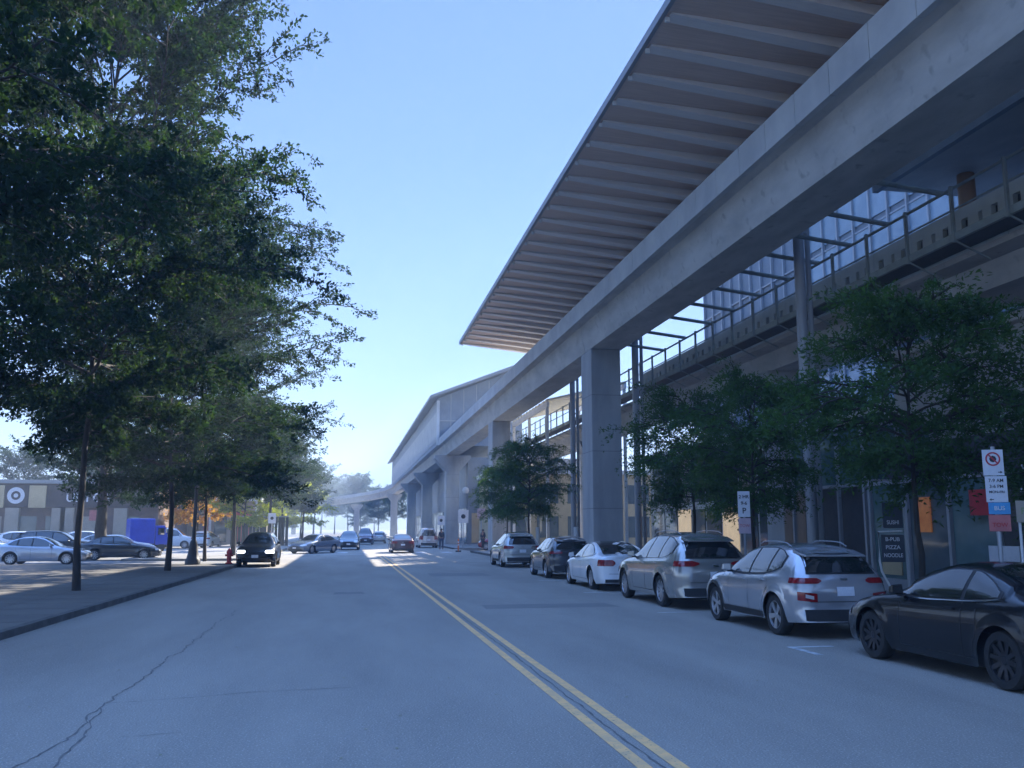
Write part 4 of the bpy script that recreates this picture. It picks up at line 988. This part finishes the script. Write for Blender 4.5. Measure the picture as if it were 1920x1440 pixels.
# ------------------------------------------------------------------ street furniture
lp=thing('lamp_post','old-style dark lamp post with flared base among the left kerb trees','lamp post',(-7.15,46.6,.12))
MB().lathe((0,0,0),[(.36,0),(.36,.22),(.30,.30),(.24,.55),(.19,.95),(.17,1.05),(.13,1.15)],16).build('base','dark',lp,True)
MB().lathe((0,0,0),[(.105,1.15),(.085,2.5),(.07,5.0)],14).build('pole','dark',lp,True)
MB().box(-.55,.55,-.03,.03,4.9,4.97).build('cross_arm','dark',lp)
for sg in (-1,1):
    MB().lathe((sg*.5,0,4.97),[(.06,0),(.16,.12),(.19,.3),(.13,.45)],14).build('lamp_globe','whitew',lp,True)
hy=thing('fire_hydrant','small red fire hydrant beside the black SUV','hydrant',(-5.55,47.2,.12))
MB().lathe((0,0,0),[(.17,0),(.17,.06),(.11,.08),(.11,.5),(.14,.52),(.13,.6),(.07,.7),(.03,.76)],16).build('barrel','red',hy,True)
MB().lathe((-.19,0,.42),[(.055,0),(.055,.38)],10,'x').build('side_outlets','red',hy,True)
MB().lathe((0,-.2,.38),[(.07,0),(.07,.12)],12,'y').build('front_outlet','red',hy,True)

def plate(nm,m,par,w,h,z,y=-.02,x=0,th=.008): return MB().box(x-w/2,x+w/2,y-th,y,z,z+h).build(nm,m,par,bevel=.002)
# parking sign, middle right
ps=thing('parking_sign','narrow white and pink parking sign on a post behind the silver crossovers','sign',(9.85,21.9,.12),R(-14))
MB().tube([(0,0,0),(0,0,2.62)],.03,8).build('post','steel',ps,True)
plate('upper_plate','sign',ps,.30,.64,1.98,-.035); plate('lower_plate','redf' if False else 'pinks',ps,.30,.38,1.57,-.035)
text('plate_lettering','2 HR',.12,(0,-.048,2.48),'ink',ps,depth=.002); text('plate_lettering','9-6',.12,(0,-.048,2.32),'ink',ps,depth=.002)
text('plate_lettering','P',.2,(0,-.048,2.13),'ink',ps,depth=.002); text('plate_lettering','TOW',.10,(0,-.048,1.76),'redf',ps,depth=.002)
# no-stopping sign, right edge
ns=thing('no_stopping_sign','tall stack of no-stopping plates with blue and red panels at the right edge','sign',(9.9,12.75,.12),R(-22))
MB().tube([(0,0,0),(0,0,2.95)],.03,8).build('post','steel',ns,True)
plate('top_plate','sign',ns,.30,.40,2.50,-.035,-.02); plate('hours_plate','sign',ns,.31,.40,2.09,-.035,0); 
plate('blue_plate','sblue',ns,.31,.18,1.905,-.035,.02); plate('red_plate','redf',ns,.31,.25,1.645,-.035,.01)
def ring(cx,cz,r0,r1,y,m,par,nm):
    vs=[];n=28
    for yy in (y,y-.003):
        for k in range(n):
            t=2*math.pi*k/n
            for r_ in (r0,r1): vs.append((cx+r_*math.cos(t),yy,cz+r_*math.sin(t)))
    fs=[]
    for k in range(n):
        a=2*k;b=2*((k+1)%n); fs+= [(a,a+1,b+1,b),(2*n+a,2*n+b,2*n+b+1,2*n+a+1),(a+1,2*n+a+1,2*n+b+1,b+1),(a,b,2*n+b,2*n+a)]
    return MB().add(vs,fs).build(nm,m,par)
ring(-.02,2.755,.085,.108,-.0445,'redring',ns,'prohibition_ring')
MB().lathe((-.02,-.046,2.755),[(.052,-.001),(.052,.002)],8,'y').build('stop_octagon','ink',ns)
MB().hexa([(-.09,-.0505,2.815),(-.075,-.0505,2.83),(.05,-.0505,2.695),(.035,-.0505,2.68),(-.09,-.0485,2.815),(-.075,-.0485,2.83),(.05,-.0485,2.695),(.035,-.0485,2.68)]).build('prohibition_bar','redring',ns)
def arrow(x,z,sg,par):
    MB().add([(x-sg*.03,-.046,z-.006),(x+sg*.005,-.046,z-.006),(x+sg*.005,-.046,z-.02),(x+sg*.035,-.046,z),(x+sg*.005,-.046,z+.02),(x+sg*.005,-.046,z+.006),(x-sg*.03,-.046,z+.006)],[tuple(range(7))]).build('arrow','ink',par)
arrow(.07,2.55,1,ns); arrow(-.08,2.13,-1,ns)
text('plate_lettering','7-9 AM',.075,(0,-.046,2.42),'ink',ns,depth=.0015,xs=.95); text('plate_lettering','3-6 PM',.07,(0,-.046,2.33),'ink',ns,depth=.0015); text('plate_lettering','MON-FRI',.055,(0,-.046,2.245),'ink',ns,depth=.0015)
text('plate_lettering','BUS',.09,(.02,-.046,1.995),'sign',ns,depth=.0015); text('plate_lettering','TOW',.09,(.01,-.046,1.74),'red',ns,depth=.0015)
b2=thing('notice_sign','beige notice plate on its own post just right of the no-stopping sign','sign',(10.15,12.6,.12),R(-20))
MB().tube([(0,0,0),(0,0,2.0)],.022,8).build('post','whitew',b2,True)
plate('notice_plate','beige2',b2,.2,.33,1.78,-.026,.05); text('plate_lettering','P',.14,(.05,-.037,1.95),'greenp',b2,depth=.0015)
def directory(x,y,label,rz):
    d=thing('directory_sign',label,'sign',(x,y,.12),rz,'directory signs on the right pavement')
    MB().tube([(-.62,0,0),(-.25,0,.62),(-.28,0,.9),(-.28,0,1.45)],.028,8).build('white_tube_frame','whitew',d,True) if False else MB().tube([(.12,0,.0),(-.12,0,.52),(-.24,0,.78),(-.27,0,1.0),(-.27,0,1.62),(.22,0,1.64)],.024,8).build('tube_frame','whitew',d,True)
    MB().box(-.22,.24,-.02,.02,.98,1.56).build('panel','darkpanel',d)
    MB().box(.26,.30,-.03,.03,0,2.3).build('post','steel',d)
    MB().box(-.16,.24,-.02,.02,1.70,2.25).build('upper_panel','darkpanel',d)
    for k,w in enumerate(['B-PUB','PIZZA','NOODLE']): text('panel_lettering',w,.115,(.01,-.024,1.46-k*.17),'sign',d,depth=.002,xs=.95 if k<2 else .8)
    text('panel_lettering','SUSHI',.12,(.04,-.024,1.82),'sign',d,depth=.002,xs=.8)
    return d
directory(11.6,18.3,'dark directory sign on a bent white tube between the crossover and the black coupe',R(-26))
directory(11.75,13.7,'dark directory sign on a bent white tube cut by the right edge',R(-30))
# far signs
for (x,y,z0,w,h,l,e) in [(-3.4,71,2.1,.55,.75,'small pale traffic sign over the turning sedan on the left',1),(7.9,78,2.0,.6,.8,'pale traffic sign left of the flared column',1),(9.9,79,2.2,.9,1.1,'white square traffic sign right of the flared column',1),(11.9,82,2.6,.7,.9,'pinkish traffic sign beside the second column',0)]:
    if x<0: x=-5.4
    s_=thing('traffic_sign',l,'sign',(x,y,.12),0,'far traffic signs at the intersection')
    MB().tube([(0,0,0),(0,0,z0+h)],.04,8).build('post','steel',s_,True)
    MB().box(-w/2,w/2,-.07,-.045,z0,z0+h).build('plate','sign' if e else 'pinks',s_)
    if e: MB().lathe((0,-.075,z0+h*.5),[(w*.22,-.003),(w*.22,.003)],10,'y').build('symbol','ink',s_)
sb_=thing('sandwich_board','white sandwich board on the left pavement beyond the black SUV','sign',(-5.9,68,.12),.1)
MB().hexa([(-.4,-.35,0),(.4,-.35,0),(.4,-.31,0),(-.4,-.31,0),(-.4,-.04,1.3),(.4,-.04,1.3),(.4,0,1.3),(-.4,0,1.3)]).build('front_board','sign',sb_)
MB().hexa([(-.4,.31,0),(.4,.31,0),(.4,.35,0),(-.4,.35,0),(-.4,0.003,1.3),(.4,0.003,1.3),(.4,.04,1.3),(-.4,.04,1.3)]).build('back_board','sign',sb_)
gl=thing('globe_light','small pale globe light hanging in front of the hall base','lamp',(13.2,103.4,0))
MB().lathe((0,0,5.7),[(.05,0),(.3,.12),(.4,.4),(.3,.68),(.05,.8)],16).build('globe','whitew',gl,True); MB().tube([(0,0,6.5),(0,0,10.05)],.03,6).build('hanger','steel',gl)
for i,(x,y,l) in enumerate([(8.9,74,'orange and white striped channeliser post nearest the sunlit pavement corner'),(9.15,76,'second orange post at the sunlit pavement corner')]):
    c=thing('channeliser_post',l,'post',(x,y,.004 if x<9.6 else .12),0,'orange posts at the corner')
    MB().box(-.2,.2,-.2,.2,0,.06).build('foot','black',c)
    MB().lathe((0,0,.06),[(.06,0),(.055,.9),(.03,.95)],12).build('tube','orangep',c,True)
    for z in (.5,.72): MB().lathe((0,0,z),[(.0615,0),(.061,.1)],12).build('reflective_band','sign',c,True)
# white tree stakes on the right pavement
for i,(x,y,l) in enumerate([(10.9,52.4,'pale tree guard tube at the small feathery tree'),(11.2,44.6,'pale bollard tube left of the nearest column')]):
    c=tag(MB().tube([(x,y,.12),(x,y,1.9)],.12,12).build('tree_guard','whitew',None,True),l,'tree guard','pale tubes on the right pavement')

# ------------------------------------------------------------------ people
def person(x,y,rz,label,stride=.12,h=1.72,top='cloth',low='jeans'):
    t=thing('person',label,'person',(x,y,.12),rz,None); k=h/1.72
    def skin(nm,V,E_,Rd,m,parent=t,root=0):
        me=bpy.data.meshes.new(nm); me.from_pydata([tuple(q*k for q in v) for v in V],E_,[]); o=newobj(nm,me,m,parent)
        md=o.modifiers.new('s','SKIN'); md.use_smooth_shade=True
        for i,r in enumerate(Rd): me.skin_vertices[0].data[i].radius=(r[0]*k,r[1]*k) if hasattr(r,'__len__') else (r*k,r*k)
        me.skin_vertices[0].data[root].use_root=True
        sb=o.modifiers.new('b','SUBSURF'); sb.levels=1; sb.render_levels=1
        bpy.context.view_layer.update(); dg=bpy.context.evaluated_depsgraph_get()
        m2=bpy.data.meshes.new_from_object(o.evaluated_get(dg)); o.modifiers.clear(); o.data=m2
        m2.materials.clear(); m2.materials.append(M[m]); m2.shade_smooth(); return o
    s=stride
    V=[(0,0,.93),(0,0,1.12),(0,.01,1.32),(0,0,1.45),(0,.015,1.55),(0,.02,1.64),
       (-.18,0,1.40),(-.23,-.05*1,1.13),(-.22,.06,.90),(-.22,.10,.81),(.18,0,1.40),(.23,.04,1.13),(.22,-.05,.90),(.22,-.02,.81),
       (-.10,0,.88),(-.10,s*.6,.48),(-.10,s,.09),(-.10,s+.14,.04),(.10,0,.88),(.10,-s*.4,.49),(.10,-s,.10),(.10,-s+.13,.04)]
    E_=[(0,1),(1,2),(2,3),(3,4),(4,5),(2,6),(6,7),(7,8),(8,9),(2,10),(10,11),(11,12),(12,13),(0,14),(14,15),(15,16),(16,17),(0,18),(18,19),(19,20),(20,21)]
    Rd=[(.14,.10),(.13,.095),(.15,.10),(.055,.055),(.075,.09),(.07,.085),.06,.045,.035,.03,.06,.045,.035,.03,.09,.06,.045,.04,.09,.06,.045,.04]
    body=skin('body',V,E_,Rd,'skin')
    skin('jacket',[(0,0,.92),(0,0,1.12),(0,.01,1.32),(0,0,1.42),(-.18,0,1.40),(-.23,-.05,1.13),(-.22,.05,.93),(.18,0,1.40),(.23,.04,1.13),(.22,-.04,.93)],[(0,1),(1,2),(2,3),(2,4),(4,5),(5,6),(2,7),(7,8),(8,9)],
         [(.165,.125),(.15,.115),(.17,.12),(.08,.07),.075,.06,.05,.075,.06,.05],top)
    skin('trousers',[(0,0,.93),(-.10,0,.86),(-.10,s*.6,.48),(-.10,s,.12),(.10,0,.86),(.10,-s*.4,.49),(.10,-s,.12)],[(0,1),(1,2),(2,3),(0,4),(4,5),(5,6)],[(.155,.12),.105,.075,.06,.105,.075,.06],low)
    MB().lathe((0,-.005*k,1.60*k),[(.06*k,-.02),(.098*k,.0),(.10*k,.05*k),(.075*k,.11*k),(.02*k,.13*k)],14).build('hair','ink',t,True)
    return t
person(7.8,76.5,.2,'person in dark clothes walking beside the pale traffic sign')
person(11.4,77.5,2.2,'person in a dark jacket standing by the dark red car',.05,1.66,'cloth','ink')
person(-5.6,73,1.2,'person in dark clothes on the left pavement near the sandwich board',.1,1.7,'cloth','jeans')

# ------------------------------------------------------------------ the air
hz=bpy.data.materials.new('haze_air'); hz.use_nodes=True; n=hz.node_tree; n.nodes.remove(n.nodes["Principled BSDF"])
v=n.nodes.new("ShaderNodeVolumePrincipled"); v.inputs["Color"].default_value=(.66,.82,1,1); v.inputs["Density"].default_value=0.0015; v.inputs["Anisotropy"].default_value=.1
n.links.new(v.outputs[0], n.nodes["Material Output"].inputs["Volume"])
tag(MB().box(-420,420,-150,760,-1.2,56).build('haze',hz),kind='stuff')
